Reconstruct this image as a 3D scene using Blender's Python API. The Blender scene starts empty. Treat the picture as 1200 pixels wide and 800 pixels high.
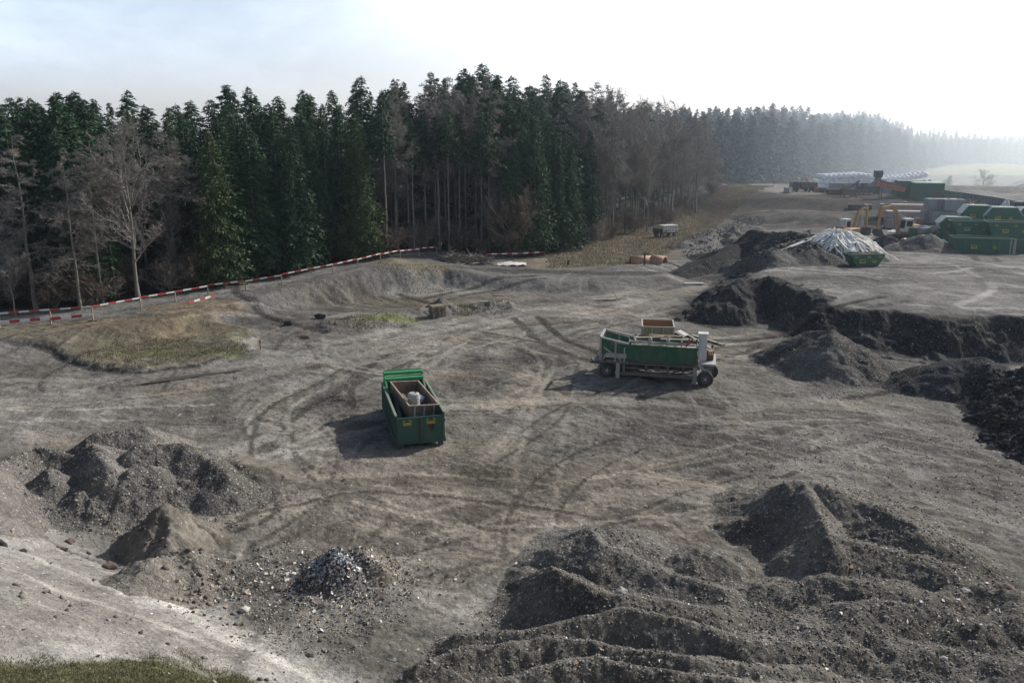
import bpy, math, random
import numpy as np
from mathutils import Vector, Matrix
R = math.radians
rng = np.random.default_rng(7)
random.seed(7)
scene = bpy.context.scene
COL = scene.collection

# ------------------------------------------------------------------ camera
CAMZ, F, PITCH = 15.0, 973.0, R(13.9)
cd = bpy.data.cameras.new('camera'); cam = bpy.data.objects.new('camera', cd); COL.objects.link(cam)
cd.sensor_width = 36; cd.lens = F / 1200 * 36; cd.clip_start = .3; cd.clip_end = 9000
cam.location = (0, 0, CAMZ); cam.rotation_euler = (R(90) - PITCH, 0, 0)
scene.camera = cam

def P(px, py, z=0.0):
    """point at height z seen at that place of the photograph (1200x800)"""
    v = py - 400
    fw = F * math.cos(PITCH) - v * math.sin(PITCH); dn = F * math.sin(PITCH) + v * math.cos(PITCH)
    t = (CAMZ - z) / dn
    return ((px - 600) * t, fw * t)
def PY(px, py, Y):
    """point at forward distance Y on the ray of that pixel (x, y, z)"""
    v = py - 400
    fw = F * math.cos(PITCH) - v * math.sin(PITCH); dn = F * math.sin(PITCH) + v * math.cos(PITCH)
    t = Y / fw
    return ((px - 600) * t, Y, CAMZ - dn * t)
def pix(x, y, z):
    c, s = math.cos(PITCH), math.sin(PITCH)
    d = y * c - (z - CAMZ) * s; u = y * s + (z - CAMZ) * c
    return 600 + F * x / d, 400 - F * u / d

# ------------------------------------------------------------------ numeric helpers
def _hash(ix, iy, seed):
    h = (ix.astype(np.int64) * 374761393 + iy.astype(np.int64) * 668265263 + seed * 1442695041) & 0xffffffff
    h = ((h ^ (h >> 13)) * 1274126177) & 0xffffffff
    return ((h ^ (h >> 16)) & 0xffff) / 65535.0
def vnoise(x, y, seed=0):
    ix = np.floor(x); iy = np.floor(y); fx = x - ix; fy = y - iy
    fx = fx * fx * (3 - 2 * fx); fy = fy * fy * (3 - 2 * fy)
    ix = ix.astype(np.int64); iy = iy.astype(np.int64)
    a = _hash(ix, iy, seed); b = _hash(ix + 1, iy, seed); c = _hash(ix, iy + 1, seed); d = _hash(ix + 1, iy + 1, seed)
    return (a + (b - a) * fx) * (1 - fy) + (c + (d - c) * fx) * fy - .5
def fbm(x, y, scale, octs=4, seed=0, gain=.5):
    s = 0; a = 1.0; f = 1.0 / scale
    for o in range(octs):
        s = s + a * vnoise(x * f * (1 + .07 * o) + 17.3 * o, y * f - 9.1 * o, seed + o); a *= gain; f *= 2.03
    return s
def sstep(a, b, v):
    t = np.clip((v - a) / (b - a), 0, 1); return t * t * (3 - 2 * t)
def segdist(x, y, x1, y1, x2, y2):
    dx, dy = x2 - x1, y2 - y1; L = dx * dx + dy * dy + 1e-9
    t = np.clip(((x - x1) * dx + (y - y1) * dy) / L, 0, 1)
    return np.hypot(x - x1 - t * dx, y - y1 - t * dy), t
def polysd(x, y, poly):
    """signed distance, positive inside"""
    d = np.full(np.shape(x), 1e9); ins = np.zeros(np.shape(x), bool)
    n = len(poly)
    for i in range(n):
        x1, y1 = poly[i]; x2, y2 = poly[(i + 1) % n]
        dd, _ = segdist(x, y, x1, y1, x2, y2); d = np.minimum(d, dd)
        c = ((y1 > y) != (y2 > y))
        xi = (x2 - x1) * (y - y1) / ((y2 - y1) if y2 != y1 else 1e-9) + x1
        ins ^= c & (x < xi)
    return np.where(ins, d, -d)

# ------------------------------------------------------------------ detail map: ruts and tracks stamped in world metres
DX0, DX1, DY0, DY1, DC = -52.0, 66.0, 17.0, 128.0, 0.1
DW, DH = int((DX1 - DX0) / DC), int((DY1 - DY0) / DC)
RUT = np.zeros((DH, DW), np.float32); TINT = np.zeros((DH, DW), np.float32)
def stamp(xs, ys, w, depth, tint, berm=.4, lugs=0.0):
    """groove along a sampled line"""
    rad = int(math.ceil(w * 1.7 / DC)); ln = 0
    k = np.arange(-rad, rad + 1); KX, KY = np.meshgrid(k, k); rr = np.hypot(KX, KY) * DC / w
    prof = -np.exp(-(rr / .62) ** 4); bm = berm * np.exp(-((rr - 1.15) / .3) ** 2)
    for i in range(len(xs)):
        cx = int((xs[i] - DX0) / DC); cy = int((ys[i] - DY0) / DC)
        if cx < rad or cy < rad or cx >= DW - rad - 1 or cy >= DH - rad - 1: continue
        sl = (slice(cy - rad, cy + rad + 1), slice(cx - rad, cx + rad + 1))
        m = 1.0
        if lugs and (i // 2) % 2: m = 1 - lugs
        RUT[sl] = np.where(prof < -.2, np.minimum(RUT[sl], prof * depth * m), np.maximum(RUT[sl], bm * depth * .8))
        TINT[sl] = np.where(np.abs(TINT[sl]) > np.abs(-prof * tint), TINT[sl], -prof * tint)
def track(pts, gauge=2.0, w=.28, depth=.07, tint=-.12, lugs=0.0, wob=.3, single=False):
    pts = np.array(pts, float); seg = np.hypot(*np.diff(pts, axis=0).T); s = np.r_[0, np.cumsum(seg)]
    n = max(4, int(s[-1] / .12)); t = np.linspace(0, s[-1], n)
    x = np.interp(t, s, pts[:, 0]); y = np.interp(t, s, pts[:, 1])
    kk = min(n // 2 * 2 - 1, 61)
    if kk > 5:
        ker = np.hanning(kk); ker /= ker.sum()
        xp = np.pad(x, kk // 2, mode='reflect', reflect_type='odd'); yp = np.pad(y, kk // 2, mode='reflect', reflect_type='odd')
        x = np.convolve(xp, ker, 'valid')[:n]; y = np.convolve(yp, ker, 'valid')[:n]
    ph = rng.uniform(0, 100)
    ang = np.arctan2(np.gradient(y), np.gradient(x)); x = x + wob * np.sin(t * .35 + ph) * -np.sin(ang); y = y + wob * np.sin(t * .35 + ph) * np.cos(ang)
    for sd in ((0,) if single else (-gauge / 2, gauge / 2)):
        ox = x - np.sin(ang) * sd; oy = y + np.cos(ang) * sd
        a = 0
        while a < n:                       # broken into stretches
            b = a + int(rng.uniform(50, 260)); dd = depth * rng.uniform(.45, 1.25); tt = tint * rng.uniform(.3, 1.3)
            stamp(ox[a:b], oy[a:b], w * rng.uniform(.8, 1.15), dd, tt, lugs=lugs)
            a = b + int(rng.uniform(0, 25))
def arc(cx, cy, r, a0, a1, n=24):
    return [(cx + r * math.cos(a0 + (a1 - a0) * i / n), cy + r * math.sin(a0 + (a1 - a0) * i / n)) for i in range(n + 1)]
def pxl(*pp): return [P(a, b) for a, b in pp]
mains = [[(-80, 500), (0, 478), (200, 455), (420, 415), (600, 372), (760, 345), (900, 322)],
         [(0, 450), (180, 438), (350, 415), (520, 380), (700, 352), (850, 330)],
         [(250, 560), (300, 520), (380, 470), (520, 430), (640, 395), (760, 362)],
         [(480, 640), (560, 590), (700, 560), (850, 540), (1000, 500), (1200, 545)],
         [(560, 700), (640, 630), (760, 580), (900, 535), (1050, 500)],
         [(640, 640), (800, 590), (1000, 560), (1200, 610)],
         [(900, 480), (1000, 475), (1100, 500), (1230, 540)],
         [(830, 500), (960, 490), (1080, 520), (1230, 580)],
         [(600, 540), (640, 480), (660, 430), (620, 400), (560, 395)],
         [(300, 640), (340, 600), (345, 540), (350, 480), (380, 440)],
         [(280, 590), (420, 560), (560, 560), (700, 600), (820, 660)],
         [(380, 400), (430, 425), (450, 440), (470, 430), (540, 400)],
         [(650, 400), (760, 372), (860, 350), (840, 330)]]
for m in mains:
    for k in range(3):
        track([(x + rng.normal(0, .8), y + rng.normal(0, .8)) for x, y in pxl(*m)], depth=rng.uniform(.04, .09), tint=rng.choice([-.3, -.2, .3, .35]), lugs=.35)
for k in range(150):
    cx, cy = rng.uniform(-24, 30), rng.uniform(24, 66); r = rng.uniform(4, 24); a0 = rng.uniform(0, 6.28)
    track(arc(cx, cy, r, a0, a0 + rng.uniform(.4, 1.4)), depth=rng.uniform(.025, .07), tint=rng.choice([-.3, -.22, .25, .4]), lugs=.4, w=rng.uniform(.2, .38))
for k in range(60):      # plateau and haul road
    cx, cy = rng.uniform(0, 60), rng.uniform(68, 115); r = rng.uniform(8, 40); a0 = rng.uniform(0, 6.28)
    track(arc(cx, cy, r, a0, a0 + rng.uniform(.3, .9)), depth=rng.uniform(.04, .09), tint=rng.choice([-.4, .5, .55]), w=rng.uniform(.35, .7))
for k in range(26):      # long straight ruts right of the middle
    x0, y0 = rng.uniform(8, 32), rng.uniform(34, 50); a = rng.uniform(-.75, -.25)
    L = rng.uniform(4, 12); track([(x0, y0), (x0 + L * math.cos(a), y0 + L * math.sin(a))], depth=rng.uniform(.06, .13), tint=rng.choice([-.35, -.2, .3]), w=rng.uniform(.25, .5))
for k in range(70):      # bucket scrapes and slewing marks
    x0, y0 = rng.uniform(-20, 18), rng.uniform(24, 50); a = rng.uniform(0, 3.14); L = rng.uniform(.5, 2.2)
    track([(x0, y0), (x0 + L * .5 * math.cos(a), y0 + L * .5 * math.sin(a)), (x0 + L * math.cos(a + .3), y0 + L * math.sin(a + .3))], single=True, wob=0, depth=rng.uniform(.06, .14), tint=rng.choice([-.35, -.25, .2]), w=rng.uniform(.12, .3))
for m in mains * 2:
    track([(x + rng.normal(0, 1.5), y + rng.normal(0, 1.0)) for x, y in pxl(*m)], depth=.02, w=rng.uniform(.7, 1.3), tint=rng.choice([-.2, .25, .3]), single=True, wob=.8)
for k in range(60):
    cx, cy = rng.uniform(-24, 60), rng.uniform(24, 110); r = rng.uniform(6, 30); a0 = rng.uniform(0, 6.28); track(arc(cx, cy, r, a0, a0 + rng.uniform(.3, 1.0)), depth=.02, w=rng.uniform(.5, 1.1), tint=rng.choice([-.25, .3, .4]), single=True)
# crawler-like lug rows: short cross bars
def lugrow(x0, y0, a, n):
    for i in range(n):
        cx, cy = x0 + .24 * i * math.cos(a), y0 + .24 * i * math.sin(a)
        k = np.linspace(-.25, .25, 7)
        stamp(cx - k * math.sin(a), cy + k * math.cos(a), .09, .06, -.3, berm=.2)
for (px, py, px2, py2) in [(300, 573, 345, 558), (315, 590, 352, 580), (330, 606, 375, 600), (385, 603, 440, 590), (388, 617, 436, 602), (395, 652, 420, 640), (425, 745, 440, 725), (330, 500, 345, 480),
                           (352, 505, 372, 498), (560, 600, 600, 622), (470, 600, 520, 640)]:
    a = P(px, py); b = P(px2, py2); L = math.hypot(b[0] - a[0], b[1] - a[1]); lugrow(a[0], a[1], math.atan2(b[1] - a[1], b[0] - a[0]), max(3, int(L / .24)))
def dmap(arr, x, y):
    u = (x - DX0) / DC; v = (y - DY0) / DC
    ok = (u > 1) & (u < DW - 2) & (v > 1) & (v < DH - 2)
    u = np.clip(u, 1, DW - 2); v = np.clip(v, 1, DH - 2)
    i = u.astype(int); j = v.astype(int); fu = u - i; fv = v - j
    r = arr[j, i] * (1 - fu) * (1 - fv) + arr[j, i + 1] * fu * (1 - fv) + arr[j + 1, i] * (1 - fu) * fv + arr[j + 1, i + 1] * fu * fv
    return np.where(ok, r, 0)

# ------------------------------------------------------------------ terrain
def roadz(x): return np.interp(x, [-60, -37, -24, -19, -13, -6, 0, 12, 24, 36], [.5, .7, 1.05, 1.6, 2.0, 1.25, .7, .5, .6, 1.0])
NW = [(-400, 40)] + [P(a, b, z) for a, b, z in [(-250, 410, .6), (0, 396, .7), (45, 390, .75), (142, 383, .9), (244, 360, 1.1), (300, 346, 1.35), (350, 333, 1.6),
     (400, 322, 1.9), (450, 312, 2.05), (520, 307, 2.0), (575, 312, 1.9), (640, 316, 1.8), (700, 317, 1.7), (770, 312, 1.6), (850, 262, 2.0)]] + [(48, 165), (60, 190), (60, 2000), (-900, 2000), (-900, 40)]
GP = [P(a, b, .4) for a, b in [(-200, 402), (0, 401), (62, 404), (78, 418), (112, 427), (165, 432), (230, 426), (285, 405), (300, 385), (250, 370), (100, 380), (-200, 398)]]
PL = [P(a, b, 2.5) for a, b in [(848, 337), (862, 327), (882, 321), (905, 323), (925, 331), (945, 343), (975, 352), (1010, 358), (1060, 363), (1100, 367), (1200, 371), (1500, 385)]] + [(400, 60), (400, 2000), (30, 2000), (32, 100)]
TE = [(44, 152), (53, 148), (67, 148), (69, 170), (70, 188), (300, 200), (400, 2000), (40, 2000), (40, 170)]
TOE = [(-60, 46), P(-60, 545), P(0, 568), P(120, 650), P(250, 700), P(330, 748), P(400, 792), (0, 18.2), (14, 17.6), (60, 12), (60, -60), (-60, -60)]
GRASSB = None
def H0(x, y, ruts=True, fine=True):
    x = np.asarray(x, float); y = np.asarray(y, float)
    w1 = fbm(x, y, 6, 3, 11) * 1.1; w2 = fbm(x, y, 6, 3, 31) * 1.1
    xw, yw = x + w1, y + w2
    r = np.hypot(x, y)
    z = .25 * fbm(x, y, 14, 3, 3)
    # shallow basin in front of the embankment
    bx, by = P(430, 352); z = z - .45 * np.exp(-(((x - bx) / 12) ** 2 + ((y - by) / 5) ** 2))
    # small lengthwise spoil ridge with pallets and grass
    for (a, b, c, d, hh) in [(395, 384, 510, 368, .5), (510, 368, 600, 362, .6), (600, 324, 660, 330, 1.2), (660, 330, 760, 327, 1.2)]:
        x1, y1 = P(a, b); x2, y2 = P(c, d); dd, _ = segdist(xw, yw, x1, y1, x2, y2); z = z + hh * np.exp(-(dd / 1.5) ** 2) * (1 + .8 * fbm(x, y, 1.2, 3, 8))
    # grassy step
    sd = polysd(x + w1 * .5, y + w2 * .5, GP); z = z - .25 * sstep(1.5, 4, sd) + .34 * sstep(-.5, .6, sd + .5 * fbm(x, y, 1.3, 4, 71))
    # land behind with the perimeter road
    sd = polysd(x + w1 * .25, y + w2 * .25, NW)
    ero = .45 * fbm(x * .8, y * .5, 1.3, 4, 5)
    hz = roadz(x); z = np.where(sd > -4, z * (1 - sstep(-3, 1, sd)) + np.minimum(hz * sstep(-3.2, .5, sd + 1.3 * ero * (sd < .2)), 9), z)
    z = np.where(sd > 12, z - .5 * sstep(12, 30, sd), z)
    # rim between road and cut
    # plateau of the yard on the right
    sd = polysd(x + w1 * .9, y + w2 * .9, PL)
    top = 2.55 + .25 * fbm(x, y, 9, 2, 77) - .55 * sstep(70, 100, y)
    ero = 1.9 * fbm(x, y, 2.6, 5, 15) + .5 * fbm(x * 1.4, y * .5, 1.3, 3, 16)
    steep = np.clip((sd + ero * (sd < 1.0)) * .58 + 2.2, 0, None)
    west = sstep(-13, 3, x - np.interp(y, [55, 75, 100, 150], [19, 21, 31, 40]))
    zp = (top - .45 * np.exp(-np.clip(sd, 0, 9) / 1.6) * (1 + 1.5 * fbm(x, y, 3, 3, 18))) * west
    pl = np.where(sd > -5.5, np.minimum(steep, zp), 0)
    z = np.where(sd > -5.5, np.maximum(z * sstep(2.5, -1, sd), pl + .12 * fbm(x, y, 5, 3, 9)), z)
    # upper terrace with the bales
    sd = polysd(x, y, TE); z = z + (2.4 + .2 * fbm(x, y, 6, 3, 4)) * (.45 * sstep(-26, -18, sd + 2 * fbm(x, y, 12, 3, 6)) + .55 * sstep(-9, -2, sd + 2 * fbm(x, y, 9, 3, 7))) * sstep(30, 48, x + .0 * y) 
        # land falls away, then a low hill
    z = z - 10.5 * sstep(190, 330, y + .15 * x) + 3.5 * np.exp(-(((x - 330) / 150) ** 2 + ((y - 520) / 120) ** 2)) 
    z = z + 9 * sstep(900, 2400, r)
    # bank the photographer stands on
    sd = polysd(x + w1 * .7, y + w2 * .7, TOE)
    gul = .35 * fbm(x, y, 3, 3, 21)
    bank = np.where(sd < 8, np.clip((sd + gul * sstep(0, 1, sd)) * .6, 0, None), 4.8 + (sd - 8) * .9 + gul * .6); bank = np.minimum(.3 * np.logaddexp(0, (bank - .3) / .3), 13.35)
    z = np.where(sd > -1, np.maximum(bank + .02, z * sstep(3, 0, sd)) , z)
    m = sstep(3.0, .5, sd)
    if ruts: z = z + dmap(RUT, x, y) * m
    if fine:
        near = sstep(150, 60, r)
        z = z + near * (.10 * fbm(x, y, 1.6, 3, 40) + .055 * fbm(x, y, .42, 3, 50, .6)) + (1 - near) * .15 * fbm(x, y, 4, 2, 41)
        z = z + near * .06 * np.abs(fbm(xw * .5 + yw, yw * .3, .9, 2, 60)) 
    return z

# ------------------------------------------------------------------ heaps
HEAPS = []
def crest(px, py, h, b):
    for _ in range(5):
        x, y = P(px, py, b + h); b = .5 * b + .5 * float(H0(np.array([x]), np.array([y]), False, False)[0])
    return x, y
def heap(name, label, segs, mat, res=.12, rough=.10, base=0., group=None, slope=.68, warp=.7, clump=0.0):
    S = []
    for s in segs:
        a, b, h1, c, d, h2 = s[:6]; sl = s[6] if len(s) > 6 else slope
        x1, y1 = crest(a, b, h1, base); x2, y2 = crest(c, d, h2, base); S.append((x1, y1, h1, x2, y2, h2, sl))
    HEAPS.append(dict(name=name, label=label, S=S, mat=mat, res=res, rough=rough, base=base, group=group, warp=warp, clump=clump, seed=100 + 13 * len(HEAPS)))
def relief(h, x, y):
    s = h['seed']; w = h['warp']
    xw = x + w * fbm(x, y, 2.2, 4, s); yw = y + w * fbm(x, y, 2.2, 4, s + 50)
    r = np.full(np.shape(x), -9.0)
    for (x1, y1, h1, x2, y2, h2, sl) in h['S']:
        d, t = segdist(xw, yw, x1, y1, x2, y2)
        r = np.maximum(r, h1 + (h2 - h1) * t - sl * (np.sqrt(d * d + .015) - .1))
    r = r + h['rough'] * (fbm(x, y, .7, 4, s + 9, .6)) * 1.3 + h['clump'] * (np.abs(fbm(x, y, 1.6, 3, s + 4)) - .1)
    return .13 * np.logaddexp(0, r / .13) - .05
def HT(x, y, fine=True):
    x = np.atleast_1d(np.asarray(x, float)); y = np.atleast_1d(np.asarray(y, float))
    z = H0(x, y, True, fine); b = z.copy()
    for h in HEAPS:
        if 'bb' not in h:
            xs = [q[0] for q in h['S']] + [q[3] for q in h['S']]; ys = [q[1] for q in h['S']] + [q[4] for q in h['S']]; e = max(max(q[2], q[5]) / q[6] for q in h['S']) + 3
            h['bb'] = (min(xs) - e, max(xs) + e, min(ys) - e, max(ys) + e)
        k = h['bb']; m = (x > k[0]) & (x < k[1]) & (y > k[2]) & (y < k[3])
        if m.any(): b[m] = np.maximum(b[m], z[m] + relief(h, x[m], y[m]))
    return b
def gz(x, y): return float(HT(x, y, False)[0])

# ------------------------------------------------------------------ materials
MATS = {}
def nmat(name):
    m = bpy.data.materials.new(name); m.use_nodes = True; nt = m.node_tree; b = nt.nodes['Principled BSDF']; MATS[name] = m
    return m, nt, b
def N(nt, typ, **kw):
    n = nt.nodes.new(typ)
    for k, v in kw.items():
        if k.startswith('i_'): n.inputs[k[2:].replace('_', ' ')].default_value = v
        else: setattr(n, k, v)
    return n
def mathn(nt, op, a, b=None, c=None, clamp=False):
    n = nt.nodes.new('ShaderNodeMath'); n.operation = op; n.use_clamp = clamp
    for i, v in enumerate((a, b, c)):
        if v is None: continue
        if isinstance(v, (int, float)): n.inputs[i].default_value = v
        else: nt.links.new(v, n.inputs[i])
    return n.outputs[0]
def mixc(nt, fac, a, b, mode='MIX'):
    n = nt.nodes.new('ShaderNodeMix'); n.data_type = 'RGBA'; n.blend_type = mode
    for s, v in ((n.inputs[0], fac), (n.inputs[6], a), (n.inputs[7], b)):
        if isinstance(v, (int, float)): s.default_value = v
        elif isinstance(v, tuple): s.default_value = (*v[:3], 1)
        else: nt.links.new(v, s)
    return n.outputs[2]
def mapr(nt, v, a, b, c, d):
    n = nt.nodes.new('ShaderNodeMapRange'); nt.links.new(v, n.inputs[0])
    for i, q in enumerate((a, b, c, d)): n.inputs[i + 1].default_value = q
    return n.outputs[0]
def noise(nt, scale, detail=4, rough=.55, vec=None, dist=0):
    n = nt.nodes.new('ShaderNodeTexNoise'); n.inputs['Scale'].default_value = scale; n.inputs['Detail'].default_value = detail
    n.inputs['Roughness'].default_value = rough; n.inputs['Distortion'].default_value = dist
    if vec: nt.links.new(vec, n.inputs['Vector'])
    return n

def earth_mat(name, use_attr=True, col=(.15, .14, .125), speck=.3, bump=.6):
    """loose soil and gravel: patchy colour, grit, scattered paler stones"""
    m, nt, b = nmat(name)
    geo = nt.nodes.new('ShaderNodeNewGeometry'); pos = geo.outputs['Position']
    if use_attr:
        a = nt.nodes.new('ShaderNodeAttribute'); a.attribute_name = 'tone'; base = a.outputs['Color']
        s = nt.nodes.new('ShaderNodeAttribute'); s.attribute_name = 'speck'; sp = s.outputs['Fac']
    else:
        rgb = nt.nodes.new('ShaderNodeRGB'); rgb.outputs[0].default_value = (*col, 1); base = rgb.outputs[0]
        v = nt.nodes.new('ShaderNodeValue'); v.outputs[0].default_value = speck; sp = v.outputs[0]
    n1 = noise(nt, .55, 5, .6, pos); n2 = noise(nt, 5, 5, .65, pos, .4); n3 = noise(nt, 26, 3, .7, pos)
    f = mapr(nt, n1.outputs[0], .3, .7, .72, 1.28)
    f = mathn(nt, 'MULTIPLY', f, mapr(nt, n2.outputs[0], .3, .7, .65, 1.35))
    n4 = noise(nt, .16, 3, .6, pos, .6); f = mathn(nt, 'MULTIPLY', f, mapr(nt, n4.outputs[0], .38, .6, .78 if use_attr else .6, 1.12))
    f = mathn(nt, 'MULTIPLY', f, mapr(nt, n3.outputs[0], .3, .7, .72, 1.28))
    gm = N(nt, 'ShaderNodeVectorMath', operation='SCALE'); nt.links.new(base, gm.inputs[0]); nt.links.new(f, gm.inputs['Scale'])
    c = gm.outputs[0]
    vo = N(nt, 'ShaderNodeTexVoronoi'); vo.inputs['Scale'].default_value = 11; nt.links.new(pos, vo.inputs['Vector'])
    vo2 = N(nt, 'ShaderNodeTexVoronoi'); vo2.inputs['Scale'].default_value = 24; nt.links.new(pos, vo2.inputs['Vector'])
    def stones(v, rad, k):
        sx = nt.nodes.new('ShaderNodeSeparateColor'); nt.links.new(v.outputs['Color'], sx.inputs[0])
        thr = mathn(nt, 'SUBTRACT', 1.0, mathn(nt, 'MULTIPLY', sp, k))
        mk = mathn(nt, 'GREATER_THAN', sx.outputs[0], thr)
        mk = mathn(nt, 'MULTIPLY', mk, mathn(nt, 'LESS_THAN', v.outputs['Distance'], mathn(nt, 'MULTIPLY', sx.outputs[1], rad)))
        return mk, sx
    mk, sx = stones(vo, .6, .32); mk2, sx2 = stones(vo2, .75, .5)
    stc = mixc(nt, sx.outputs[2], (.16, .145, .13), (.46, .44, .41)); stc2 = mixc(nt, sx2.outputs[2], (.07, .065, .06), (.36, .35, .33))
    c = mixc(nt, mk2, c, stc2); c = mixc(nt, mk, c, stc)
    nt.links.new(c, b.inputs['Base Color']); b.inputs['Roughness'].default_value = 1.0; b.inputs['Specular IOR Level'].default_value = .04
    hgt = mathn(nt, 'ADD', mathn(nt, 'MULTIPLY', n2.outputs[0], .10), mathn(nt, 'MULTIPLY', n3.outputs[0], .035))
    hgt = mathn(nt, 'ADD', hgt, mathn(nt, 'MULTIPLY', mathn(nt, 'MAXIMUM', mk, mathn(nt, 'MULTIPLY', mk2, .6)), .03))
    nn = noise(nt, 9, 2, .5, pos); hgt = mathn(nt, 'ADD', hgt, mathn(nt, 'MULTIPLY', mathn(nt, 'MULTIPLY', nn.outputs[0], sp), .12))
    bp = nt.nodes.new('ShaderNodeBump'); bp.inputs['Strength'].default_value = bump; bp.inputs['Distance'].default_value = 1.0
    nt.links.new(hgt, bp.inputs['Height']); nt.links.new(bp.outputs[0], b.inputs['Normal'])
    return m
def paint(name, col, rough=.5, dirt=.5, dcol=(.12, .105, .09), metal=0, scale=2.2, rust=0.0, var=.15):
    """painted or plain hard surface with dust low down, streaks and chips"""
    m, nt, b = nmat(name)
    tc = nt.nodes.new('ShaderNodeTexCoord'); ob = tc.outputs['Object']
    mp = nt.nodes.new('ShaderNodeMapping'); mp.inputs['Scale'].default_value = (1, 1, .35); nt.links.new(ob, mp.inputs[0])
    n1 = noise(nt, scale, 6, .65, mp.outputs[0]); n2 = noise(nt, scale * 9, 4, .6, ob)
    f = mapr(nt, n1.outputs[0], .42, .72, 0, dirt)
    hs = mixc(nt, mapr(nt, n2.outputs[0], .3, .7, 0, 1), tuple(c * (1 - var) for c in col), tuple(min(1, c * (1 + var)) for c in col))
    c = mixc(nt, f, hs, dcol)
    if rust:
        n3 = noise(nt, scale * 3, 6, .7, ob); c = mixc(nt, mapr(nt, n3.outputs[0], .62 - .2 * rust, .7 - .1 * rust, 0, .85), c, (.13, .055, .025))
    nt.links.new(c, b.inputs['Base Color']); b.inputs['Metallic'].default_value = metal
    nt.links.new(mapr(nt, f, 0, 1, rough, .9), b.inputs['Roughness'])
    bp = nt.nodes.new('ShaderNodeBump'); bp.inputs['Strength'].default_value = .15; bp.inputs['Distance'].default_value = .02; nt.links.new(n2.outputs[0], bp.inputs['Height']); nt.links.new(bp.outputs[0], b.inputs['Normal'])
    return m
def leafmat(name, c1, c2, rough=.7, trans=.0):
    m, nt, b = nmat(name)
    oi = nt.nodes.new('ShaderNodeObjectInfo'); geo = nt.nodes.new('ShaderNodeNewGeometry')
    n = noise(nt, .45, 3, .6, geo.outputs['Position'])
    f = mathn(nt, 'ADD', mathn(nt, 'MULTIPLY', oi.outputs['Random'], .5), mapr(nt, n.outputs[0], .3, .7, 0, .5))
    c = mixc(nt, f, c1, c2)
    n2 = noise(nt, 3.5, 2, .6, geo.outputs['Position']); sc = N(nt, 'ShaderNodeVectorMath', operation='SCALE'); nt.links.new(c, sc.inputs[0]); nt.links.new(mapr(nt, n2.outputs[0], .3, .7, .6, 1.45), sc.inputs['Scale'])
    nt.links.new(sc.outputs[0], b.inputs['Base Color']); b.inputs['Roughness'].default_value = rough; b.inputs['Specular IOR Level'].default_value = .2
    if trans:
        tr = nt.nodes.new('ShaderNodeBsdfTranslucent'); nt.links.new(sc.outputs[0], tr.inputs[0]); mx = nt.nodes.new('ShaderNodeMixShader'); mx.inputs[0].default_value = trans
        nt.links.new(b.outputs[0], mx.inputs[1]); nt.links.new(tr.outputs[0], mx.inputs[2]); nt.links.new(mx.outputs[0], nt.nodes['Material Output'].inputs[0])
    return m
M_ground = earth_mat('ground_soil')
M_gravel = earth_mat('heap_gravel', False, (.165, .152, .134), .95, .75)
M_gravel_dark = earth_mat('heap_dark_gravel', False, (.125, .118, .106), .6, .8)
M_soil_dark = earth_mat('heap_dark_soil', False, (.046, .046, .047), .22, .7)
M_windrow = earth_mat('heap_foreground_soil', False, (.165, .150, .128), .8, .8)
M_sand = earth_mat('heap_sandy_soil', False, (.19, .17, .142), .15, .5)
M_coal = earth_mat('heap_coal', False, (.04, .04, .042), .12, 1.0)
M_green = paint('container_green', (.014, .10, .076), .42, .45, rust=.3)
M_green2 = paint('yard_container_green', (.012, .10, .06), .5, .35, rust=.1)
M_green_light = paint('frame_green', (.05, .30, .12), .45, .3)
M_greenrim = paint('rim_worn', (.16, .24, .17), .6, .7, (.24, .17, .12))
M_machine_green = paint('machine_green', (.012, .10, .05), .45, .7, (.16, .15, .13), rust=.1)
M_steel = paint('grey_steel', (.20, .19, .18), .55, .6, (.13, .11, .09), .3, rust=.3)
M_steel_d = paint('dark_steel', (.085, .082, .08), .6, .6, (.13, .12, .10), .3)
M_pale = paint('pale_steel', (.42, .41, .39), .5, .4)
M_white = paint('white_paint', (.62, .62, .60), .5, .35)
M_rust = paint('rust', (.16, .08, .045), .85, .6, (.10, .06, .04))
M_wood = paint('weathered_wood', (.30, .24, .17), .85, .6, (.14, .12, .10), scale=5)
M_ply = paint('plywood_inside', (.36, .20, .08), .7, .4, (.20, .15, .10))
M_rubber = paint('rubber', (.028, .028, .028), .85, .8, (.12, .11, .10))
M_yellow = paint('excavator_yellow', (.42, .25, .09), .5, .4, (.25, .2, .14))
M_label = paint('label_yellow', (.55, .45, .04), .5, .3)
M_black = paint('black_paint', (.02, .02, .022), .5, .4)
M_orange = paint('orange_paint', (.46, .13, .05), .55, .4)
M_red = paint('barrier_red', (.40, .045, .035), .5, .3)
M_bwhite = paint('barrier_white', (.70, .69, .66), .5, .3)
M_conc = paint('concrete', (.27, .275, .28), .85, .5, (.16, .16, .16))
M_wall = paint('sheet_wall', (.17, .19, .21), .7, .4, (.13, .14, .15))
M_bale = paint('bale_wrap', (.74, .76, .78), .35, .25, (.45, .47, .5), scale=4)
M_tarp = paint('white_strip', (.82, .80, .75), .95, .3, (.5, .46, .4), scale=3)
M_glass = paint('window_glass', (.03, .04, .045), .12, .2)
M_pink = paint('clay_pipe', (.50, .27, .17), .7, .4, (.3, .2, .14))
M_bark = paint('spruce_bark', (.20, .175, .15), .9, .5, (.05, .045, .04), scale=3)
M_barkp = paint('pale_bark', (.18, .165, .14), .9, .5, (.08, .07, .06), scale=3)
M_needle = leafmat('spruce_needles', (.024, .056, .028), (.052, .098, .044))
M_needle_o = leafmat('olive_needles', (.052, .082, .032), (.085, .112, .045))
M_twig = leafmat('bare_twigs', (.185, .168, .150), (.26, .238, .212))
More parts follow.
